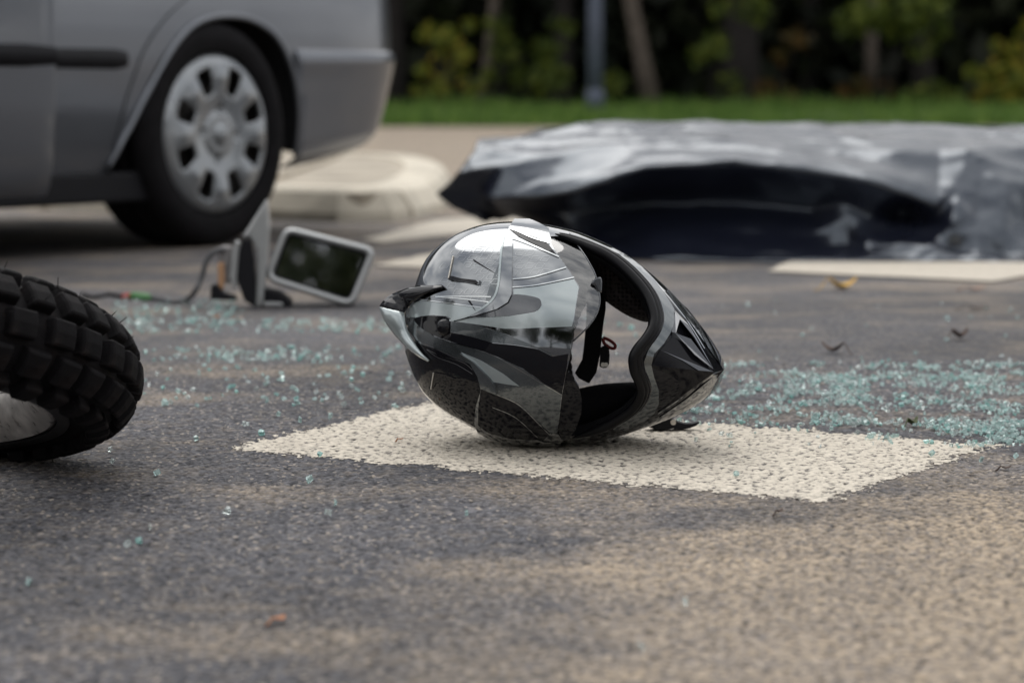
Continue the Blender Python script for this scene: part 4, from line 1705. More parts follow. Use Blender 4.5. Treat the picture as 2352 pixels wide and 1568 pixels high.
# eye-opening gasket: double rubber bead along the chin side
gk = BB((120, 172), (200, 196), (330, 252), (480, 332), (600, 437), (695, 557), (738, 680), (730, 760), (690, 830), (640, 890), (612, 950), (622, 1030), (648, 1090), (662, 1150), (632, 1228), (560, 1298), (450, 1364), (330, 1414), (230, 1444))
for off_, shift, rr_, mt in ((.0015, (0, 0), .0055, M_GASKET), (.002, (26, -4), .004, M_GASKET), (.001, (48, -6), .0035, M_BLACK)):
    P_ = [np.array(p2s((x + shift[0] * .3633, y + shift[1] * .3633))) for x, y in gk]
    P_ = catmull(P_, 6)
    v, f = tube([on(float(p[0]), float(p[1]), off_) for p in P_], [rr_ * min(1.0, .12 + i_ / 16, .12 + (len(P_) - 1 - i_) / 10) for i_ in range(len(P_))], 10)
    mob('eye_gasket', v, f, mt, helmet)
# grey trim between the gasket and the chin
trim = patch('chin_trim', BB((440, 262), (520, 300), (600, 372), (690, 474), (755, 570), (795, 680), (790, 760), (752, 832), (705, 900), (680, 970), (688, 1040), (708, 1120), (702, 1190), (662, 1252), (560, 1332), (480, 1388), (560, 1396),
                             (680, 1338), (742, 1292), (772, 1232), (772, 1140), (742, 1060), (726, 990), (742, 922), (802, 860), (852, 780), (872, 700), (866, 640), (800, 538), (740, 456), (660, 376), (570, 306), (480, 262)), M_GREY, .0020, .004, False, step=.004)
# faceted chin vent
def facet(name, tris, mat, par):
    V_, F_ = [], []
    for tri in tris:
        o_ = len(V_)
        for (x, y, h_) in tri: V_.append(on(*p2s(B(x, y)), h_))
        F_.append(tuple(range(o_, o_ + len(tri))))
    return mob(name, V_, F_, mat, par, smooth=False)


ap = (1055, 1025, .019)
tp_ = (1155, 1025, .006)
chin = facet('chin_vent', [[(868, 650, .001), (950, 840, .010), ap], [(868, 650, .001), ap, tp_], [(868, 650, .001), (960, 720, .002), (1070, 880, .003), tp_],
                           [(780, 900, .002), (862, 812, .0015), ap], [(862, 812, .0015), (950, 840, .004), ap], [(780, 900, .002), ap, (728, 992, .002)],
                           [(728, 992, .002), ap, (770, 1290, .001)], [(770, 1290, .001), ap, (960, 1180, .001)], [(960, 1180, .001), ap, tp_], [(960, 1180, .001), tp_, (1100, 1120, .001)],
                           [(728, 992, .002), (770, 1290, .001), (742, 1060, -.001)]], M_BLACK, helmet)
facet('vent_blade', [[(866, 655, .003), (885, 722, .006), (965, 848, .010), (1050, 1020, .020), (940, 770, .008)], [(866, 800, .004), (945, 850, .009), (1046, 1016, .0195), (960, 945, .013)],
                     [(866, 660, .003), (848, 790, .003), (870, 800, .004), (886, 722, .006)]], M_GREYD, chin)
facet('vent_blade', [[(788, 903, .0035), (1046, 1022, .0198), (980, 1012, .016), (900, 965, .009)]], M_GREYD, chin)
ribbon('pin_line', None, .0009, M_HLINE, .0015, many=[BB((740, 455), (860, 600), (960, 730), (1060, 892)), BB((770, 1292), (900, 1205), (1000, 1120))])
# grey stripes on the chin edge
patch('chin_stripe', BB((830, 520), (930, 625), (1020, 735), (1090, 835), (1140, 925), (1158, 990), (1140, 985), (1080, 905), (1000, 770), (910, 640)), M_GREY, .0010, .002, False, step=.004)
patch('chin_stripe', BB((1165, 1040), (1130, 1100), (1060, 1170), (960, 1235), (860, 1290), (780, 1320), (860, 1265), (960, 1195), (1060, 1110), (1130, 1050)), M_GREYD, .0010, .002, False, step=.004)
patch('chin_stripe', BB((210, 160), (350, 205), (480, 262), (600, 345), (720, 440), (820, 530), (800, 530), (700, 445), (590, 365), (470, 285), (350, 228), (230, 182)), M_GREY, .0010, .002, False, step=.004)
ribbon('pin_line', None, .0012, M_BLACK, .0016, many=[BB((930, 618), (1030, 745), (1095, 850), (1140, 950), (1160, 1005)), BB((905, 615), (1005, 740), (1070, 850), (1125, 960), (1140, 990))])

# smoked inner sun visor, partly lowered, with its lift tab
def inner_patch(name, poly_px, mat, depth, step=.004):
    poly = resample_uv(poly_px, False, .003)
    P_, F_ = cdt(poly, step)
    V_ = [on(u, v, -depth) for u, v in P_]
    F2 = []
    for f in F_:
        a_, b2, c_ = (Vector(P_[f[0]]), Vector(P_[f[1]]), Vector(P_[f[2]]))
        F2.append(f if (b2 - a_).cross(c_ - a_) > 0 else tuple(reversed(f)))
    return mob(name, V_, F2, mat, helmet)


vis = inner_patch('sun_visor', BB((60, 130), (150, 140), (240, 200), (305, 282), (345, 350), (375, 410), (396, 490), (406, 580), (392, 650), (360, 710), (310, 770), (235, 842), (205, 850), (225, 620), (240, 500), (170, 410), (105, 325), (60, 240)), M_SMOKE, .0015)
P_ = [np.array(p2s(B(*p))) for p in [(150, 142), (240, 200), (305, 282), (345, 350), (375, 410), (396, 490), (406, 580), (392, 650), (360, 710), (310, 770), (235, 842)]]
v, f = tube([on(float(p[0]), float(p[1]), -.0015) for p in catmull(P_, 5)], .0009, 6)
mob('visor_edge', v, f, M_GREYD, vis)
tabp = [(345, 480), (362, 452), (392, 436), (416, 440), (420, 470), (418, 530), (402, 542), (386, 520), (372, 490)]
u0, v0 = p2s(B(385, 490))
w0 = float(hf(u0, v0)) - .006
P_ = []
for x, y in tabp:
    u, v = px_uv(*B(x, y), w=w0)
    P_.append(hw(u, v, w0))
v, f = prism(P_, e_c * .009)
bevel(fix_normals(mob('visor_tab', v, f, M_GREYD, vis, smooth=False)), .0018, 2)
# rounded hinge cover low on the side
patch('hinge_cover', AA((1256, 1018), (1300, 1070), (1335, 1130), (1351, 1200), (1346, 1290), (1310, 1385), (1262, 1450), (1220, 1440), (1197, 1392), (1213, 1290), (1232, 1150)), M_BLACK, .003, .006, False, step=.004)

# cheek pads
def pad(name, poly_px, w_, dome, back, mat):
    P0 = [px_uv(*p, w=w_) for p in poly_px]
    poly = [tuple(p) for p in catmull(P0, 6, True)]
    poly = densify(poly, .004)
    P_, F_ = cdt(poly, .005)
    sd_ = np.clip(poly_sd(np.array(P_), poly), 0, None)
    V_ = [hw(u, v, w_ + dome * min(1, sqrt(max(s__, 0) / .018))) for (u, v), s__ in zip(P_, sd_)]
    F2 = []
    for f in F_:
        a_, b2, c_ = (Vector(P_[f[0]]), Vector(P_[f[1]]), Vector(P_[f[2]]))
        F2.append(f if (b2 - a_).cross(c_ - a_) > 0 else tuple(reversed(f)))
    ed_ = {}
    for f in F2:
        for a_, b2 in zip(f, f[1:] + f[:1]): ed_[(a_, b2)] = 1
    lowid = {}
    for a_, b2 in [e for e in ed_ if (e[1], e[0]) not in ed_]:
        for k_ in (a_, b2):
            if k_ not in lowid:
                lowid[k_] = len(V_)
                V_.append(hw(P_[k_][0], P_[k_][1], w_ - back))
        F2.append((a_, lowid[a_], lowid[b2], b2))
    return mob(name, V_, F2, mat, helmet)


pad('cheek_pad', BB((300, 250), (360, 330), (400, 430), (432, 560), (470, 602), (560, 662), (640, 700), (722, 716), (752, 650), (700, 540), (600, 425), (480, 325), (380, 262)), .012, .022, .055, M_MESH)
pad('cheek_pad', BB((205, 1170), (290, 1142), (420, 1117), (560, 1107), (650, 1110), (672, 1160), (640, 1235), (540, 1312), (420, 1372), (300, 1410), (215, 1430), (190, 1300)), .012, .018, .055, M_LINER)
# strap, hanging across the opening
def flat(name, pts, w_, th, mat, par=None, bev=0, curve=0.0):
    P_ = []
    for x, y in pts:
        u, v = px_uv(*B(x, y), w=w_)
        P_.append(hw(u, v, w_))
    v, f = prism(P_, e_c * th)
    o_ = fix_normals(mob(name, v, f, mat, par or helmet, smooth=False))
    if bev: bevel(o_, bev, 2)
    return o_


strap = flat('chin_strap', [(300, 380), (322, 540), (318, 700), (304, 860), (292, 955), (245, 1042), (270, 1075), (335, 1108), (382, 1040), (405, 925), (416, 820), (428, 720), (441, 640), (441, 565), (430, 400)], -.055, .004, M_STRAP, None, .001)
flat('buckle', [(408, 880), (440, 862), (462, 885), (466, 930), (462, 985), (448, 1008), (425, 1012), (400, 1000)], -.050, .006, M_TRIM, strap, .0012)
for rx, ry in ((424, 990), (442, 990)):
    u, v = px_uv(*B(rx, ry), w=-.043)
    c = hw(u, v, -.0445)
    V_ = [c + (e_u * cos(2 * pi * k_ / 12) + e_v * sin(2 * pi * k_ / 12)) * .0026 for k_ in range(12)]
    v, f = prism(V_, e_c * .0014)
    mob('rivet', v, f, M_STEEL, strap, smooth=False)
P_ = []
for x, y in [(426, 822), (450, 828), (480, 845), (500, 866), (498, 884), (478, 886), (452, 872), (430, 852)]:
    u, v = px_uv(*B(x, y), w=-.046)
    P_.append(hw(u, v, -.046))
v, f = tube([Vector(p) for p in catmull([p[:] for p in P_], 5, True)] + [P_[0]], .0019, 8)
rt = mob('pull_tab', v, f, M_RED, strap)
# ratchet lever of the strap resting on the ground under the chin
lv = ground(*B(900, 1402), z=.0035)
def lev(pts, dY, th):
    P_ = [at(*B(x, y), lv.y + dY) for x, y in pts]
    return prism(P_, Vector((0, th, 0)))
v, f = lev([(690, 1378), (760, 1350), (850, 1326), (878, 1338), (884, 1372), (872, 1394), (782, 1408), (765, 1400)], -.008, .022)
rat = bevel(fix_normals(mob('ratchet_buckle', v, f, M_TRIM, helmet, smooth=False)), .0015)
v, f = lev([(866, 1338), (900, 1352), (940, 1362), (985, 1362), (1030, 1351), (1036, 1359), (1010, 1378), (970, 1392), (920, 1402), (870, 1396)], -.004, .014)
bevel(fix_normals(mob('lever', v, f, M_TRIM, rat, smooth=False)), .0012)
cR = at(*B(868, 1354), lv.y - .0092)
V_ = [cR + Vector((cos(2 * pi * k_ / 12), 0, sin(2 * pi * k_ / 12))) * .0033 for k_ in range(12)]
mob('rivet', *prism(V_, Vector((0, .003, 0))), M_STEEL, rat, smooth=False)

# ------------------------------------------------------------------ motorcycle wheel lying on its side, near edge raised
WN = Vector((0.0408, 0.33235, 0.94227)).normalized()
WC = Vector((-0.6683, 2.4257, 0.1300))
we1 = Vector((1, 0, 0)); we1 = (we1 - WN * we1.dot(WN)).normalized()
we2 = WN.cross(we1)
bw = thing('motorcycle', 'motorcycle fallen on its side, its muddy knobbly tyre and pale rim on the asphalt', 'motorcycle', Vector((WC.x, WC.y, 0)))
WORG = Vector((WC.x, WC.y, 0))


def wl(r_, th, y_):
    return WC + (we1 * cos(th) + we2 * sin(th)) * r_ + WN * y_


def wlathe(prof, seg):
    V_, F_ = [], []
    k_ = len(prof)
    for i in range(seg):
        for r_, y_ in prof: V_.append(wl(r_, 2 * pi * i / seg, y_))
    for i in range(seg):
        i2 = (i + 1) % seg
        for j in range(k_ - 1): F_.append((i * k_ + j, i2 * k_ + j, i2 * k_ + j + 1, i * k_ + j + 1))
    return V_, F_


M_TYRE = simple('knobbly_rubber', (0.0065, 0.0058, 0.0066), 0.7, var=0.45, vscale=45, spec=0.12, bump=(160, .35, .002))
# dried mud on the rubber
t_ = M_TYRE.node_tree
b_ = t_.nodes['Principled BSDF']
src = b_.inputs['Base Color'].links[0].from_socket
tcx = t_.nodes.new('ShaderNodeTexCoord')
n_ = t_.nodes.new('ShaderNodeTexNoise'); n_.inputs['Scale'].default_value = 38; n_.inputs['Detail'].default_value = 7
r_ = t_.nodes.new('ShaderNodeMapRange'); r_.inputs['From Min'].default_value = .52; r_.inputs['From Max'].default_value = .8; r_.inputs['To Max'].default_value = .4
m_ = t_.nodes.new('ShaderNodeMix'); m_.data_type = 'RGBA'; m_.inputs['B'].default_value = (.035, .024, .021, 1)
t_.links.new(tcx.outputs['Object'], n_.inputs['Vector']); t_.links.new(n_.outputs['Fac'], r_.inputs['Value']); t_.links.new(r_.outputs['Result'], m_.inputs['Factor'])
t_.links.new(src, m_.inputs['A']); t_.links.new(m_.outputs['Result'], b_.inputs['Base Color'])
M_RIM = simple('rim_alloy', (0.52, 0.50, 0.48), 0.42, metal=0.25, var=0.35, vscale=60, rvar=.15)
M_RIMD = simple('rim_dark', (0.045, 0.045, 0.048), 0.5, metal=0.4, var=.2)

RC, RA, RB = 0.236, 0.046, 0.049        # centre of the tyre section, radial and lateral half sizes (carcass, without blocks)
prof = []
for k_ in range(33):
    al = -2.45 + 4.9 * k_ / 32
    prof.append((RC + RA * cos(al) * (1 if cos(al) > 0 else .85), RB * sin(al)))
prof = [(.192, -.030)] + prof + [(.192, .030)]
tyre = mob('tyre', *wlathe(prof, 140), M_TYRE, bw)


def crown(al, h_):
    return (RC + (RA + h_) * cos(al), (RB + h_) * sin(al))


def block(al0, al1, th0, th1, h_, taper=.16):
    """one tread block: a tapered lump spanning al0..al1 across and th0..th1 round the tyre"""
    V_ = []
    am, tm_ = (al0 + al1) / 2, (th0 + th1) / 2
    for lvl, sh in ((-.002, 1.0), (h_ * .8, 1 - taper * .7), (h_, 1 - taper * 1.5)):
        for ta in (0, .5, 1):
            for tb in (0, 1):
                a2 = am + (al0 + (al1 - al0) * ta - am) * sh
                t2 = tm_ + (th0 + (th1 - th0) * tb - tm_) * sh
                r2, y2 = crown(a2, lvl)
                V_.append(wl(r2, t2, y2))
    F_ = []
    per = [0, 1, 3, 5, 4, 2]
    for l_ in range(2):
        for k_ in range(6):
            a_, b2 = per[k_], per[(k_ + 1) % 6]
            F_.append((l_ * 6 + a_, l_ * 6 + b2, l_ * 6 + 6 + b2, l_ * 6 + 6 + a_))
    F_ += [(12, 13, 15, 14), (14, 15, 17, 16)]
    return V_, F_


NB_ = 40
dth = 2 * pi / NB_
rowsp = [(-1.52, -1.02, .0, .64), (-.92, -.36, .5, .70), (-.27, .27, .0, .72), (.36, .92, .5, .70), (1.02, 1.52, .0, .64)]
# every block is moulded onto the tyre; the copies share one mesh per row and are turned about the axle
axm = Matrix((we1, we2, WN)).transposed()
for (a0, a1, ph0, frac) in rowsp:
    V_, F_ = block(a0, a1, 0, dth * frac, .0125)
    bm_me = mesh_data('tread_block', [axm.transposed() @ (q - WC) for q in V_], F_, M_TYRE, False)
    bmx = bmesh.new(); bmx.from_mesh(bm_me); bmesh.ops.recalc_face_normals(bmx, faces=bmx.faces); bmesh.ops.bevel(bmx, geom=[e for e in bmx.edges if e.calc_face_angle(0) > .5], offset=.0014, segments=1, affect='EDGES'); bmx.to_mesh(bm_me); bmx.free()
    for k_ in range(NB_):
        o_ = bpy.data.objects.new('tread_block', bm_me)
        COL.objects.link(o_)
        o_.parent = tyre
        jit = random.uniform(-.06, .06) * dth
        o_.matrix_local = Matrix.Translation(WC - WORG) @ axm.to_4x4() @ Matrix.Rotation((k_ + ph0) * dth + jit, 4, 'Z')
# moulding hairs left on the tread
hairs = []
hr = random.Random(4)
for k_ in range(46):
    th, al = hr.uniform(-1.6, 1.2), hr.uniform(-1.45, 1.45)
    r2, y2 = crown(al, .009)
    r3, y3 = crown(al + hr.uniform(-.08, .08), .019 + hr.uniform(-.004, .002))
    hairs.append(tube([wl(r2, th, y2), wl(r3, th + hr.uniform(-.012, .012), y3)], [.0006, .0003], 4))
hv = mob('moulding_hair', *merge(*hairs), M_TYRE, tyre)
hv['kind'] = 'stuff'
rim = mob('rim', *wlathe([(.204, -.046), (.209, -.044), (.209, -.039), (.200, -.036), (.188, -.028), (.180, -.010), (.180, .010), (.188, .028), (.200, .036), (.209, .039), (.209, .044), (.204, .046), (.197, .042), (.183, .030), (.174, .012), (.174, -.012), (.183, -.030), (.197, -.042), (.204, -.046)], 120), M_RIM, bw)
mob('rim_flange', *wlathe([(.2095, -.0475), (.222, -.0485), (.224, -.044), (.2105, -.0405), (.2095, -.0475)], 120), M_RIMD, rim)
mob('hub', *wlathe([(.0, -.07), (.022, -.07), (.022, -.055), (.05, -.05), (.05, -.038), (.028, -.03), (.028, .03), (.05, .038), (.05, .05), (.022, .055), (.022, .07), (0, .07)], 40), M_RIM, bw)
for k_ in range(32):
    s_ = 1 if k_ % 2 else -1
    th = 2 * pi * k_ / 32
    tw = (.5 if (k_ // 2) % 2 else -.5)
    mob('spoke', *tube([wl(.046, th + tw, s_ * .044), wl(.177, th, s_ * .006)], .0018, 6), M_RIM, bw)

# ------------------------------------------------------------------ broken-off door mirror
MB_ = ground(735, 706)
MY = MB_.y + .015
mir = thing('wing_mirror', 'silver car wing mirror torn off with its bracket, glass facing up the road', 'mirror', Vector((MB_.x, MB_.y, 0)))
M_MIRR = simple('mirror_glass', (0.50, 0.51, 0.54), 0.015, metal=1.0, spec=.5)
M_SILV = paint_mat('mirror_paint', (0.40, 0.41, 0.41), 0.55, .34)
M_AMBER = simple('tan_rubber', (0.42, 0.24, 0.13), .6, var=.2)
mc = at(735, 612, MY)
mn = Vector((.02, -1.0, .15)).normalized()      # glass looks up and towards the viewer
mxv = (RGT - mn * mn.x).normalized()
myv = mn.cross(mxv) * -1
if myv.z < 0: myv = -myv


def mpl(px, py, d=0.0):
    """pixel on the mirror plane, d metres in front of it"""
    dr = ray(px, py)
    t__ = (mc + mn * d - CAM).dot(mn) / dr.dot(mn)
    return CAM + dr * t__


def rquad(cs, rad, inset, n_=6):
    """rounded quadrilateral in mirror-plane coordinates"""
    P_ = [np.array(((q - mc).dot(mxv), (q - mc).dot(myv))) for q in cs]
    c_ = np.mean(P_, 0)
    out = []
    N4 = len(P_)
    # inset: move the sides inwards
    Q_ = []
    for i in range(N4):
        a_, b2, d_ = P_[i - 1], P_[i], P_[(i + 1) % N4]
        e1_, e2_ = (b2 - a_) / np.linalg.norm(b2 - a_), (d_ - b2) / np.linalg.norm(d_ - b2)
        n1, n2 = np.array((-e1_[1], e1_[0])), np.array((-e2_[1], e2_[0]))
        if n1 @ (c_ - b2) < 0: n1, n2 = -n1, -n2
        bis = n1 + n2
        bis /= np.linalg.norm(bis)
        Q_.append(b2 + bis * inset / max(.3, bis @ n1))
    rad = max(.004, rad - inset)
    for i in range(N4):
        a_, b2, d_ = Q_[i - 1], Q_[i], Q_[(i + 1) % N4]
        e1_, e2_ = (a_ - b2) / np.linalg.norm(a_ - b2), (d_ - b2) / np.linalg.norm(d_ - b2)
        p0, p1 = b2 + e1_ * rad, b2 + e2_ * rad
        for k_ in range(n_ + 1):
            t__ = k_ / n_
            out.append((1 - t__) ** 2 * p0 + 2 * t__ * (1 - t__) * b2 + t__ ** 2 * p1)
    return out


mcs = [mpl(653, 518), mpl(866, 571), mpl(811, 707), mpl(606, 642)]


def mring(inset, d, rad=.024):
    return [mc + mxv * p[0] + myv * p[1] + mn * d for p in rquad(mcs, rad, inset)]


def loft(rings, close_first=False, close_last=False):
    V_, F_ = [], []
    n_ = len(rings[0])
    for r__ in rings: V_ += [Vector(q) for q in r__]
    for i in range(len(rings) - 1):
        for k_ in range(n_):
            k2 = (k_ + 1) % n_
            F_.append((i * n_ + k_, i * n_ + k2, (i + 1) * n_ + k2, (i + 1) * n_ + k_))
    if close_first: F_.append(tuple(range(n_ - 1, -1, -1)))
    if close_last: F_.append(tuple((len(rings) - 1) * n_ + k_ for k_ in range(n_)))
    return V_, F_


v, f = loft([mring(.012, -.004), mring(.010, .002), mring(.006, .006), mring(.001, .003), mring(-.001, -.006), mring(.0, -.03), mring(.008, -.055), mring(.022, -.075), mring(.040, -.085)], False, True)
mir_h = fix_normals(mob('housing', v, f, M_SILV, mir))
v, f = loft([mring(.0115, .0005), mring(.0115, -.006), mring(.016, -.0045)], False, False)
mob('gasket', v, f, M_TRIM, mir)
v, f = loft([mring(.0155, -.005)], False, True)
gm = fix_normals(mob('mirror_pane', v, f, M_MIRR, mir, smooth=False))
if gm.data.polygons[0].normal.dot(mn) < 0: gm.data.flip_normals()


def mplate(pts, y0, th, mat, nm, bev=.002):
    P_ = [at(x, y, MY + y0) for x, y in pts]
    v, f = prism(P_, Vector((0, th, 0)))
    return bevel(fix_normals(mob(nm, v, f, mat, mir, smooth=False)), bev)


mplate([(613, 455), (618, 520), (612, 610), (604, 690), (598, 706), (585, 706), (588, 640), (590, 580), (575, 545), (555, 545)], -.02, .035, M_SILV, 'bracket_sail', .004)
mplate([(556, 548), (574, 552), (584, 600), (586, 706), (560, 690), (543, 640), (548, 580)], -.03, .03, M_TRIM, 'bracket_plate', .003)
mplate([(541, 552), (552, 556), (548, 610), (545, 660), (534, 662), (528, 640), (532, 590)], -.025, .02, M_SILV, 'mounting_frame', .003)
mplate([(505, 565), (532, 566), (530, 640), (526, 655), (502, 640), (500, 600)], -.015, .025, simple('motor_case', (.20, .19, .19), .5, var=.3), 'motor_case', .004)
mplate([(499, 604), (514, 602), (516, 645), (512, 668), (500, 655)], -.024, .010, M_AMBER, 'rubber_bung', .003)
mplate([(484, 655), (495, 652), (512, 672), (540, 680), (543, 690), (482, 688)], -.03, .03, M_TRIM, 'lower_bracket', .003)
mplate([(600, 660), (640, 672), (665, 690), (668, 707), (600, 707)], -.005, .06, M_TRIM, 'arm', .004)
mplate([(604, 693), (648, 695), (650, 703), (604, 704)], -.012, .01, M_SILV, 'arm_cover', .002)
cab = []
for (x, y, z) in [(516, 572, None), (492, 578, None), (474, 600, None), (462, 640, None), (446, 672, None), (425, 690, .004), (398, 693, .004), (370, 688, .004), (345, 684, .004)]:
    cab.append(at(x, y, MY - .02) if z is None else ground(x, y, z))
v, f = tube([Vector(p) for p in catmull([p[:] for p in cab], 6)], .0052, 10)
mob('cable', v, f, simple('grey_cable', (.075, .075, .08), .55), mir)
g0, g1, g2 = ground(345, 684, .006), ground(300, 680, .006), ground(282, 681, .006)
mob('connector', *tube([g0, g0.lerp(g1, .15), g0.lerp(g1, .85), g1], [.004, .009, .009, .006], 10), simple('green_plug', (.07, .20, .07), .5), mir)
mob('plug_end', *tube([g1, g2], [.007, .006], 10), simple('red_plug', (.36, .05, .04), .5), mir)
g3 = [ground(282, 681, .004), ground(250, 676, .004), ground(215, 682, .004), ground(190, 676, .004)]
mob('wire', *tube([Vector(p) for p in catmull([p[:] for p in g3], 5)], .004, 8), M_TRIM, mir)

# ------------------------------------------------------------------ black tarpaulin over a low mound
M_TARP = simple('black_plastic_sheet', (0.009, 0.0105, 0.019), 0.24, spec=1.0, rvar=.05, vscale=6, coat=.15, coat_r=.2)
M_TARP.node_tree.nodes['Principled BSDF'].inputs['Specular Tint'].default_value = (.80, .90, 1.0, 1)
# columns: photo x of the section, then (x, y, depth) down the sheet: back hem, back top, mid top, front crease, front mid, fold, hem
cols = [
    [(1100, 318, 6.00), (1090, 345, 5.85), (1050, 395, 5.75), (1003, 449, 5.66), (1040, 475, 5.66), (1080, 492, 5.66), (1114, 508, 5.66)],
    [(1180, 312, 6.10), (1130, 335, 5.85), (1110, 385, 5.70), (1095, 430, 5.60), (1108, 460, 5.62), (1118, 480, 5.66), (1120, 505, 5.68)],
    [(1230, 300, 6.20), (1184, 318, 5.90), (1168, 380, 5.66), (1122, 458, 5.50), (1140, 475, 5.62), (1160, 487, 5.72), (1185, 496, 5.80)],
    [(1290, 292, 6.25), (1262, 300, 5.98), (1235, 370, 5.66), (1210, 450, 5.44), (1225, 480, 5.60), (1250, 510, 5.66), (1290, 540, 5.66)],
    [(1345, 285, 6.30), (1330, 284, 6.06), (1310, 350, 5.70), (1300, 436, 5.40), (1312, 490, 5.58), (1335, 530, 5.55), (1375, 575, 5.42)],
    [(1420, 285, 6.30), (1410, 279, 6.10), (1405, 330, 5.74), (1395, 412, 5.38), (1405, 480, 5.58), (1420, 545, 5.50), (1440, 593, 5.36)],
    [(1500, 285, 6.30), (1495, 278, 6.12), (1490, 320, 5.76), (1480, 386, 5.36), (1490, 470, 5.56), (1500, 552, 5.40), (1505, 600, 5.31)],
    [(1600, 285, 6.30), (1595, 278, 6.12), (1590, 316, 5.76), (1585, 377, 5.36), (1585, 470, 5.54), (1590, 556, 5.38), (1590, 602, 5.29)],
    [(1690, 285, 6.30), (1690, 279, 6.12), (1690, 312, 5.76), (1689, 369, 5.36), (1690, 465, 5.52), (1690, 560, 5.37), (1690, 603, 5.28)],
    [(1780, 285, 6.30), (1780, 280, 6.12), (1780, 316, 5.74), (1780, 379, 5.36), (1778, 470, 5.50), (1780, 566, 5.36), (1780, 605, 5.27)],
    [(1867, 286, 6.30), (1867, 281, 6.12), (1870, 320, 5.74), (1870, 393, 5.36), (1860, 480, 5.48), (1870, 572, 5.35), (1880, 606, 5.27)],
    [(1940, 287, 6.30), (1940, 282, 6.12), (1940, 330, 5.70), (1945, 407, 5.35), (1940, 470, 5.42), (1945, 560, 5.38), (1950, 607, 5.26)],
    [(2015, 287, 6.30), (2015, 283, 6.12), (2015, 335, 5.68), (2020, 424, 5.33), (1995, 500, 5.40), (1998, 570, 5.30), (2010, 608, 5.26)],
    [(2085, 288, 6.30), (2085, 284, 6.10), (2090, 340, 5.66), (2085, 445, 5.34), (2070, 490, 5.47), (2060, 560, 5.31), (2080, 609, 5.25)],
    [(2150, 289, 6.30), (2150, 286, 6.10), (2160, 340, 5.66), (2150, 468, 5.34), (2140, 510, 5.40), (2130, 575, 5.28), (2150, 609, 5.25)],
    [(2205, 292, 6.30), (2205, 290, 6.08), (2222, 345, 5.60), (2205, 420, 5.40), (2190, 505, 5.31), (2190, 570, 5.32), (2210, 610, 5.25)],
    [(2255, 296, 6.30), (2260, 296, 6.04), (2262, 340, 5.64), (2255, 405, 5.42), (2245, 490, 5.36), (2245, 580, 5.28), (2260, 610, 5.25)],
    [(2320, 298, 6.30), (2325, 292, 6.06), (2320, 340, 5.70), (2310, 420, 5.40), (2310, 500, 5.34), (2300, 580, 5.31), (2310, 610, 5.24)],
    [(2400, 298, 6.30), (2405, 288, 6.08), (2400, 340, 5.74), (2390, 430, 5.42), (2385, 510, 5.40), (2380, 585, 5.29), (2390, 610, 5.24)],
    [(2520, 298, 6.30), (2525, 285, 6.10), (2510, 340, 5.76), (2500, 420, 5.42), (2500, 510, 5.38), (2500, 585, 5.29), (2500, 611, 5.24)],
    [(2660, 300, 6.30), (2665, 290, 6.10), (2650, 345, 5.76), (2640, 430, 5.44), (2640, 520, 5.38), (2640, 590, 5.29), (2640, 611, 5.24)],
    [(2780, 310, 6.30), (2785, 320, 6.05), (2780, 380, 5.74), (2780, 470, 5.44), (2780, 540, 5.36), (2780, 595, 5.28), (2780, 612, 5.24)]]
def fold(q):          # the mound is narrow: pull the far rows in
    return (q[0], q[1], 1.08 * (5.36 + (q[2] - 5.36) * .50 if q[2] > 5.55 and q[1] < 400 else q[2]))


ctl = np.array([[at(*fold(p))[:] for p in c] for c in cols])        # columns x rows x 3
hem_back = ctl[:, 0:1, :].copy()
hem_back[:, :, 1] += .35
hem_back[:, :, 2] = np.where(np.arange(len(cols)) < 4, hem_back[:, 0, 2] * .6, .004)[:, None]
ctl = np.concatenate([hem_back, ctl], 1)
ctl[:, :, 2] = np.maximum(ctl[:, :, 2], .004)
ctl[5:, -1, 2] = .004
SUBC, SUBR = 9, 12


def lin_cat(P_, n_, k_):
    """between straight facets and a smooth curve"""
    sm = np.array(catmull(P_, n_))
    li = []
    for i in range(len(P_) - 1):
        for j in range(n_): li.append(P_[i] + (P_[i + 1] - P_[i]) * j / n_)
    li.append(P_[-1])
    return sm * k_ + np.array(li) * (1 - k_)


t1 = np.array([lin_cat(list(c), SUBR, .10) for c in ctl])
t2 = np.array([lin_cat(list(t1[:, j]), SUBC, .10) for j in range(t1.shape[1])]).transpose(1, 0, 2)
NC, NR = t2.shape[:2]
# sharp creases radiating through the film: ridged noise along a few directions
tn = np.zeros((NC, NR))
for i in range(NC):
    for j in range(NR):
        p = t2[i, j]
        a_ = 1 - abs(noise.noise((p[0] * 3.4 + p[1] * 2, p[1] * 3.4 - p[2] * 3, p[2] * 6)))
        b2 = 1 - abs(noise.noise((p[0] * 11 - p[1] * 7 + 9, p[1] * 9 + p[2] * 6, p[2] * 14 + 3)))
        c_ = 1 - abs(noise.noise((p[0] * 1.3 + 4, p[1] * 12 + p[0] * 2.2, p[2] * 4 + 7)))
        tn[i, j] = .010 * (a_ ** 3 - .6) + .0034 * (b2 ** 5 - .45) + .009 * (c_ ** 4 - .5)
tV = t2.copy()
tV[:, :, 2] += tn * .7
tV[:, :, 1] -= tn * .9
tV[:, :, 2] = np.maximum(tV[:, :, 2], .003)
tV[:, -1, 2] = np.where(np.arange(NC) > 5 * SUBC - 4, .003, tV[:, -1, 2])
idt = np.arange(NC * NR).reshape(NC, NR)
Qt = np.stack([idt[:-1, :-1], idt[:-1, 1:], idt[1:, 1:], idt[1:, :-1]], -1).reshape(-1, 4)
tb = Vector((float(tV[:, :, 0].mean()), float(tV[:, :, 1].mean()), 0))
tarp = thing('tarpaulin', 'crumpled glossy black plastic sheet spread over a long low mound on the road', 'tarpaulin', tb)
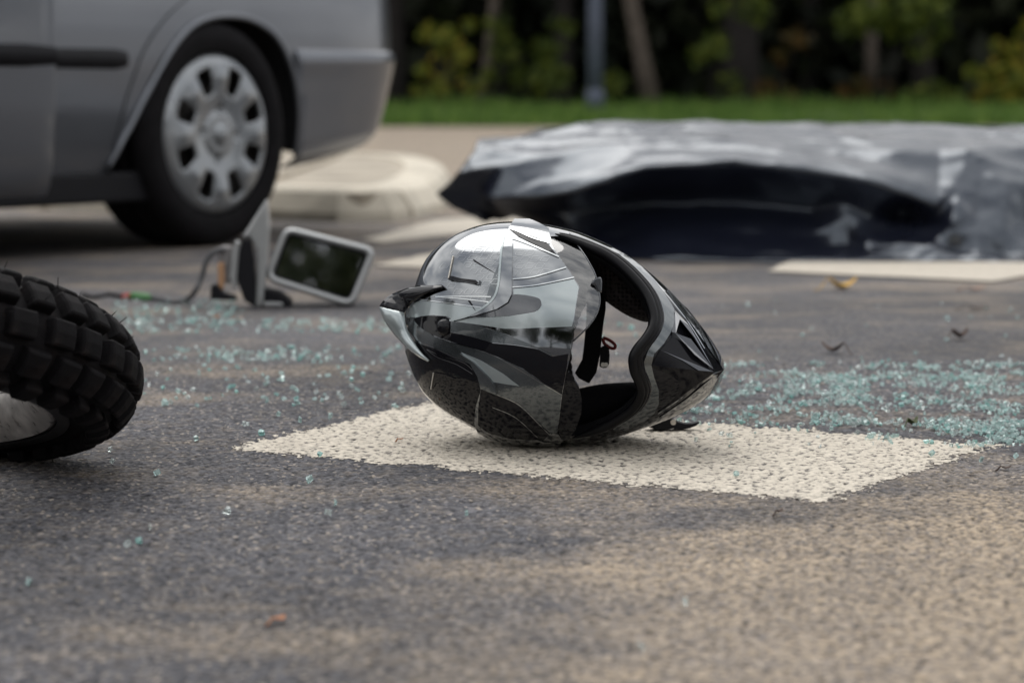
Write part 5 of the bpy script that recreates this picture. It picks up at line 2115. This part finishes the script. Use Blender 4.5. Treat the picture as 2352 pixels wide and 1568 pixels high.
sheet = mob('sheet', [Vector(p) for p in tV.reshape(-1, 3)], Qt.tolist(), M_TARP, tarp)
s_ = sheet.modifiers.new('thickness', 'SOLIDIFY'); s_.thickness = .0012; s_.offset = 0

# ------------------------------------------------------------------ the rest of the fallen motorcycle (beyond the wheel): forward = we1, up = -we2, side = WN
bu_ = -we2


def bk(f_, u_, s_):
    return WC + we1 * f_ + bu_ * u_ + WN * s_


M_FRAME = simple('bike_frame', (.02, .02, .022), .45, var=.2)
M_TANK = simple('bike_tank', (.05, .006, .005), .25, coat=.8)
M_SEAT = simple('bike_seat', (.012, .012, .013), .7, var=.2)
M_ENG = simple('bike_engine', (.16, .16, .165), .45, metal=.7, var=.3)
mob('axle', *tube([bk(0, 0, -.105), bk(0, 0, .105)], .011, 12), M_ENG, bw)
for s_ in (-.095, .095):
    mob('fork_leg', *tube([bk(-.01, -.03, s_), bk(-.13, .28, s_), bk(-.14, .30, s_), bk(-.30, .72, s_)], [.027, .027, .020, .020], 14), M_ENG, bw)
mob('fork_clamp', *merge(tube([bk(-.215, .50, -.12), bk(-.215, .50, .12)], .028, 10), tube([bk(-.29, .69, -.12), bk(-.29, .69, .12)], .026, 10)), M_FRAME, bw)
hb = [bk(-.42, .80, -.16), bk(-.36, .83, -.14), bk(-.31, .76, -.05), bk(-.31, .76, .05), bk(-.36, .83, .14), bk(-.44, .84, .36)]
mob('handlebar', *tube([Vector(p) for p in catmull([p[:] for p in hb], 6)], .012, 10), M_FRAME, bw)
mob('frame', *merge(tube([bk(-.27, .60, 0), bk(-.75, .52, 0), bk(-1.25, .50, 0)], .022, 10), tube([bk(-.26, .54, 0), bk(-.42, .10, 0), bk(-.62, -.06, 0), bk(-.98, -.05, 0), bk(-1.02, .40, 0)], .020, 10)), M_FRAME, bw)
mob('swing_arm', *merge(tube([bk(-.98, .02, -.09), bk(-1.44, .0, -.10)], .022, 8), tube([bk(-.98, .02, .09), bk(-1.44, .0, .10)], .022, 8)), M_FRAME, bw)


def lump(rings, nm, mat):
    """closed lofted body through ellipses: (f, u, half height, half width)"""
    R_ = []
    for f_, u_, hh, ww in rings: R_.append([bk(f_, u_ + hh * cos(2 * pi * k_ / 20), ww * sin(2 * pi * k_ / 20)) for k_ in range(20)])
    v_, f2 = loft(R_, True, True)
    return fix_normals(mob(nm, v_, f2, mat, bw))


lump([(-.30, .62, .03, .05), (-.34, .64, .10, .095), (-.48, .66, .125, .10), (-.65, .64, .10, .095), (-.78, .60, .05, .07), (-.80, .60, .02, .03)], 'fuel_tank', M_TANK)
lump([(-.74, .59, .03, .06), (-.82, .59, .05, .085), (-1.05, .59, .045, .10), (-1.35, .64, .04, .09), (-1.45, .66, .015, .05)], 'saddle', M_SEAT)
lump([(-.46, .16, .05, .05), (-.50, .17, .16, .085), (-.70, .12, .18, .09), (-.88, .08, .14, .08), (-.92, .08, .06, .05)], 'engine', M_ENG)
lump([(.02, .315, .004, .03), (-.10, .345, .012, .07), (-.25, .315, .012, .075), (-.36, .20, .012, .06)], 'mudguard', M_SEAT)


# ------------------------------------------------------------------ shattered glass
def glass_mat(name, c, tr):
    m, t_, b_ = new_mat(name)
    b_.inputs['Base Color'].default_value = (*c, 1)
    b_.inputs['Roughness'].default_value = .035
    b_.inputs['Transmission Weight'].default_value = tr
    b_.inputs['IOR'].default_value = 1.52
    b_.inputs['Specular IOR Level'].default_value = .9
    return m


M_SH = [glass_mat('teal_glass', (.68, .86, .83), .70), glass_mat('pale_glass', (.86, .94, .92), .80), glass_mat('deep_teal_glass', (.46, .75, .71), .62)]


def chunk(seed, flat_=.75):
    rr = random.Random(seed)
    n_ = rr.choice((4, 5, 5, 6))
    ang = sorted(rr.uniform(0, 2 * pi) * .35 + 2 * pi * k_ / n_ for k_ in range(n_))
    rad = [rr.uniform(.7, 1.15) for _ in range(n_)]
    top = [Vector((rad[k_] * cos(ang[k_]), rad[k_] * sin(ang[k_]), flat_ * rr.uniform(.85, 1.1))) for k_ in range(n_)]
    bot = [Vector((q.x * rr.uniform(.85, 1.1), q.y * rr.uniform(.85, 1.1), -flat_ * rr.uniform(.85, 1.0))) for q in top]
    F_ = [tuple(range(n_)), tuple(range(2 * n_ - 1, n_ - 1, -1))]
    for k_ in range(n_): F_.append((k_, k_ + n_, (k_ + 1) % n_ + n_, (k_ + 1) % n_))
    bmx = bmesh.new()
    vs_ = [bmx.verts.new(q) for q in top + bot]
    for f_ in F_: bmx.faces.new([vs_[i] for i in f_])
    bmesh.ops.recalc_face_normals(bmx, faces=bmx.faces)
    bmesh.ops.bevel(bmx, geom=list(bmx.edges), offset=.10, segments=1, affect='EDGES')
    me_ = bpy.data.meshes.new('glass_fragment')
    bmx.to_mesh(me_)
    bmx.free()
    return me_


CH = []
for k_ in range(9):
    me_ = chunk(k_, .6 + .05 * (k_ % 4))
    me_.materials.append(M_SH[(0, 0, 1, 0, 1, 2, 0, 1, 0)[k_]])
    CH.append(me_)
sr = random.Random(21)


def dens_right(px, py):
    """how thickly the fragments lie on the right-hand side (photo pixels)"""
    n1 = noise.noise((px * .006, py * .035, 2.0))
    n2 = noise.noise((px * .014, py * .07, 5.0))
    band = 0
    if 838 < py < 868: band = .30
    if 868 <= py < 930: band = .55
    if 930 <= py < 985: band = .40 + .5 * min(1, max(0, (px - 1850) / 350))
    if 985 <= py < 1035: band = .12 + .95 * min(1, max(0, (px - 1980) / 220)) * (1 if py < 1015 + (px - 2000) * .02 else .35)
    lim = 975 + (px - 1600) * .055
    if py > lim + 12 and px < 1980: band *= .12
    return band * max(0, .42 + 1.5 * n1 + 1.3 * n2)


spots = []          # (x, y, size, near-first key)
while len([1 for q in spots if q[4] == 'R']) < 5200:
    px, py = sr.uniform(1560, 2860), sr.uniform(838, 1040)
    # even spread on the ground, not in the picture
    if sr.random() > ((1040 - YH) / (py - YH)) ** 3 / ((1040 - YH) / (838 - YH)) ** 3: continue
    if sr.random() < dens_right(px, py):
        g = ground(px, py)
        spots.append((g.x, g.y, sr.choice((.0014, .0018, .0022, .0026, .003, .0036)), py, 'R'))
for (x0, x1, y0, y1, n_, sy) in [(290, 900, 735, 768, 150, 1), (260, 560, 690, 745, 170, 1), (330, 920, 800, 838, 100, 1), (500, 700, 808, 832, 60, 1), (330, 940, 835, 945, 95, 1), (620, 930, 740, 765, 60, 1), (960, 1560, 700, 830, 40, 1), (1650, 2350, 690, 835, 26, 1)]:
    for _ in range(n_):
        px, py = sr.uniform(x0, x1), sr.uniform(y0, y1)
        g = ground(px, py)
        spots.append((g.x, g.y, sr.choice((.0026, .003, .0036, .0042)), py, 'L'))
for (px, py) in [(565, 985), (450, 1018), (690, 975), (760, 968), (255, 1045), (258, 1073), (362, 1098), (712, 1115), (768, 1168), (752, 1192), (520, 1188), (343, 1225), (293, 1262), (320, 1255), (1068, 1188), (1578, 1398), (1472, 1500),
                 (1675, 1012), (2330, 1060), (1690, 1100), (2140, 1055), (735, 1055), (205, 1022), (600, 1005), (70, 1350), (2255, 1070), (828, 925), (590, 900), (905, 940), (640, 960)]:
    g = ground(px, py)
    spots.append((g.x, g.y, sr.choice((.0034, .004, .0044)), py + 400, 'F'))


def frag_matrix(x, y, s_):
    q = Matrix.Rotation(sr.uniform(0, 2 * pi), 4, 'Z') @ Matrix.Rotation(sr.gauss(0, .35), 4, 'X') @ Matrix.Rotation(sr.gauss(0, .35), 4, 'Y')
    k_ = Matrix.Diagonal((s_ * sr.uniform(.8, 1.3), s_ * sr.uniform(.8, 1.3), s_ * sr.uniform(.8, 1.1), 1))
    return Matrix.Translation((x, y, ground_h(x, y) + s_ * .55 + (.0016 if -1 < x < 1 else 0))) @ q @ k_


# the 300 that show largest are single fragments; the rest of the spill is one mass
spots.sort(key=lambda q: -(q[2] * (q[3] - YH) * (1.0 if q[4] != 'F' else 3)))
for (x, y, s_, py, side) in spots[:300]:
    o_ = bpy.data.objects.new('glass_fragment', CH[sr.randrange(9)])
    COL.objects.link(o_)
    o_.matrix_world = frag_matrix(x, y, s_)
    right = x > .1
    tag(o_, 'small blunt teal fragment of shattered car window, ' + ('in the thick spill beside the white marking' if side == 'R' else 'scattered singly on the asphalt'), 'glass fragment',
        'glass fragments in the thick spill' if side == 'R' else 'glass fragments scattered singly')
bmx = bmesh.new()
for (x, y, s_, py, side) in spots[300:]:
    n0 = len(bmx.verts)
    me_ = CH[sr.randrange(9)]
    mi = (0, 1, 2)[[m.name for m in M_SH].index(me_.materials[0].name)]
    nf = len(bmx.faces)
    mtx = frag_matrix(x, y, s_)
    vs_ = [bmx.verts.new(mtx @ v_.co) for v_ in me_.vertices]
    for p_ in me_.polygons:
        f_ = bmx.faces.new([vs_[i] for i in p_.vertices])
        f_.material_index = mi
me_ = bpy.data.meshes.new('glass_spill')
bmx.to_mesh(me_)
bmx.free()
for m in M_SH: me_.materials.append(m)
o_ = bpy.data.objects.new('glass_spill', me_)
COL.objects.link(o_)
tag(o_, 'spill of tiny teal window glass crumbs across the asphalt', 'glass', kind='stuff')


# ------------------------------------------------------------------ fallen leaves and crumbs of debris
def leaf(px, py, ln_, wd_, rz, curl, mat, nm, label, lift=.004):
    g = ground(px, py)
    t = thing(nm, label, nm.split('_')[-1] if nm != 'dry_leaf' else 'leaf', Vector((g.x, g.y, ground_h(g.x, g.y))))
    V_, F_ = [], []
    n_ = 12
    for i in range(n_ + 1):
        a_ = i / n_
        w_ = wd_ * (sin(pi * a_ ** .8) ** .8 + .06 * (i % 2)) * .5 if 0 < i < n_ else .0005
        for k_ in (-1, -.5, 0, .5, 1):
            z = lift + curl * (a_ - .5) ** 2 * ln_ * 2 + abs(k_) * w_ * .55 * curl
            V_.append(Vector(((a_ - .5) * ln_, k_ * w_, z)))
    for i in range(n_):
        for k_ in range(4): F_.append((i * 5 + k_, (i + 1) * 5 + k_, (i + 1) * 5 + k_ + 1, i * 5 + k_ + 1))
    b = mob('blade', V_, F_, mat, t, world=False)
    s_ = b.modifiers.new('thickness', 'SOLIDIFY'); s_.thickness = .0006
    mob('stalk', *tube([Vector((-.5 * ln_, 0, lift + curl * ln_ * .5)), Vector((-.8 * ln_, .05 * ln_, lift * .6)), Vector((-.95 * ln_, .12 * ln_, .001))], .0009, 6), mat, t, world=False)
    t.rotation_euler = (0, 0, rz)
    return t


M_YL = simple('yellow_leaf', (.62, .36, .04), .6, var=.3, vscale=60)
M_BL = simple('brown_leaf', (.07, .045, .035), .8, var=.4, vscale=60)
M_GL = simple('green_leaf', (.05, .065, .02), .7, var=.3, vscale=60)
M_OL = simple('orange_leaf', (.33, .13, .05), .7, var=.3, vscale=60)
leaf(1935, 667, .062, .040, .25, .75, M_YL, 'yellow_leaf', 'curled yellow leaf lying on the bare asphalt near the tarpaulin')
leaf(2205, 780, .034, .018, .6, .9, M_BL, 'dry_leaf', 'curled dark leaf on bare asphalt beyond the glass spill')
leaf(1912, 812, .038, .020, 2.6, .8, M_BL, 'dry_leaf', 'dark shrivelled leaf on a sandy patch just beyond the glass spill')
leaf(2245, 712, .045, .022, .2, .3, M_BL, 'dry_leaf', 'flat reddish brown leaf beside the distant white bar')
leaf(2240, 668, .040, .016, .1, .3, M_OL, 'dry_leaf', 'faded orange leaf right against the distant white bar')
leaf(2096, 985, .022, .010, .9, .8, M_GL, 'green_leaf', 'tiny dark green leaf stuck up among the glass fragments')
leaf(548, 738, .018, .011, .3, .5, M_OL, 'dry_leaf', 'small orange leaf scrap in front of the broken mirror')
leaf(497, 734, .016, .010, 1.3, .5, M_OL, 'dry_leaf', 'small reddish leaf scrap in front of the rubber bung')
leaf(2310, 1085, .012, .006, .3, .4, M_BL, 'dry_leaf', 'tiny dark leaf scrap off the tip of the white marking')
leaf(920, 1021, .006, .005, .3, .4, M_OL, 'dry_leaf', 'tiny red crumb of leaf on the white marking')
leaf(1790, 1190, .012, .006, 1.0, .4, M_BL, 'dry_leaf', 'tiny dark leaf scrap on sandy asphalt below the white marking')
leaf(640, 1438, .014, .010, 1.0, .3, M_OL, 'dry_leaf', 'small orange leaf scrap on empty grey asphalt')
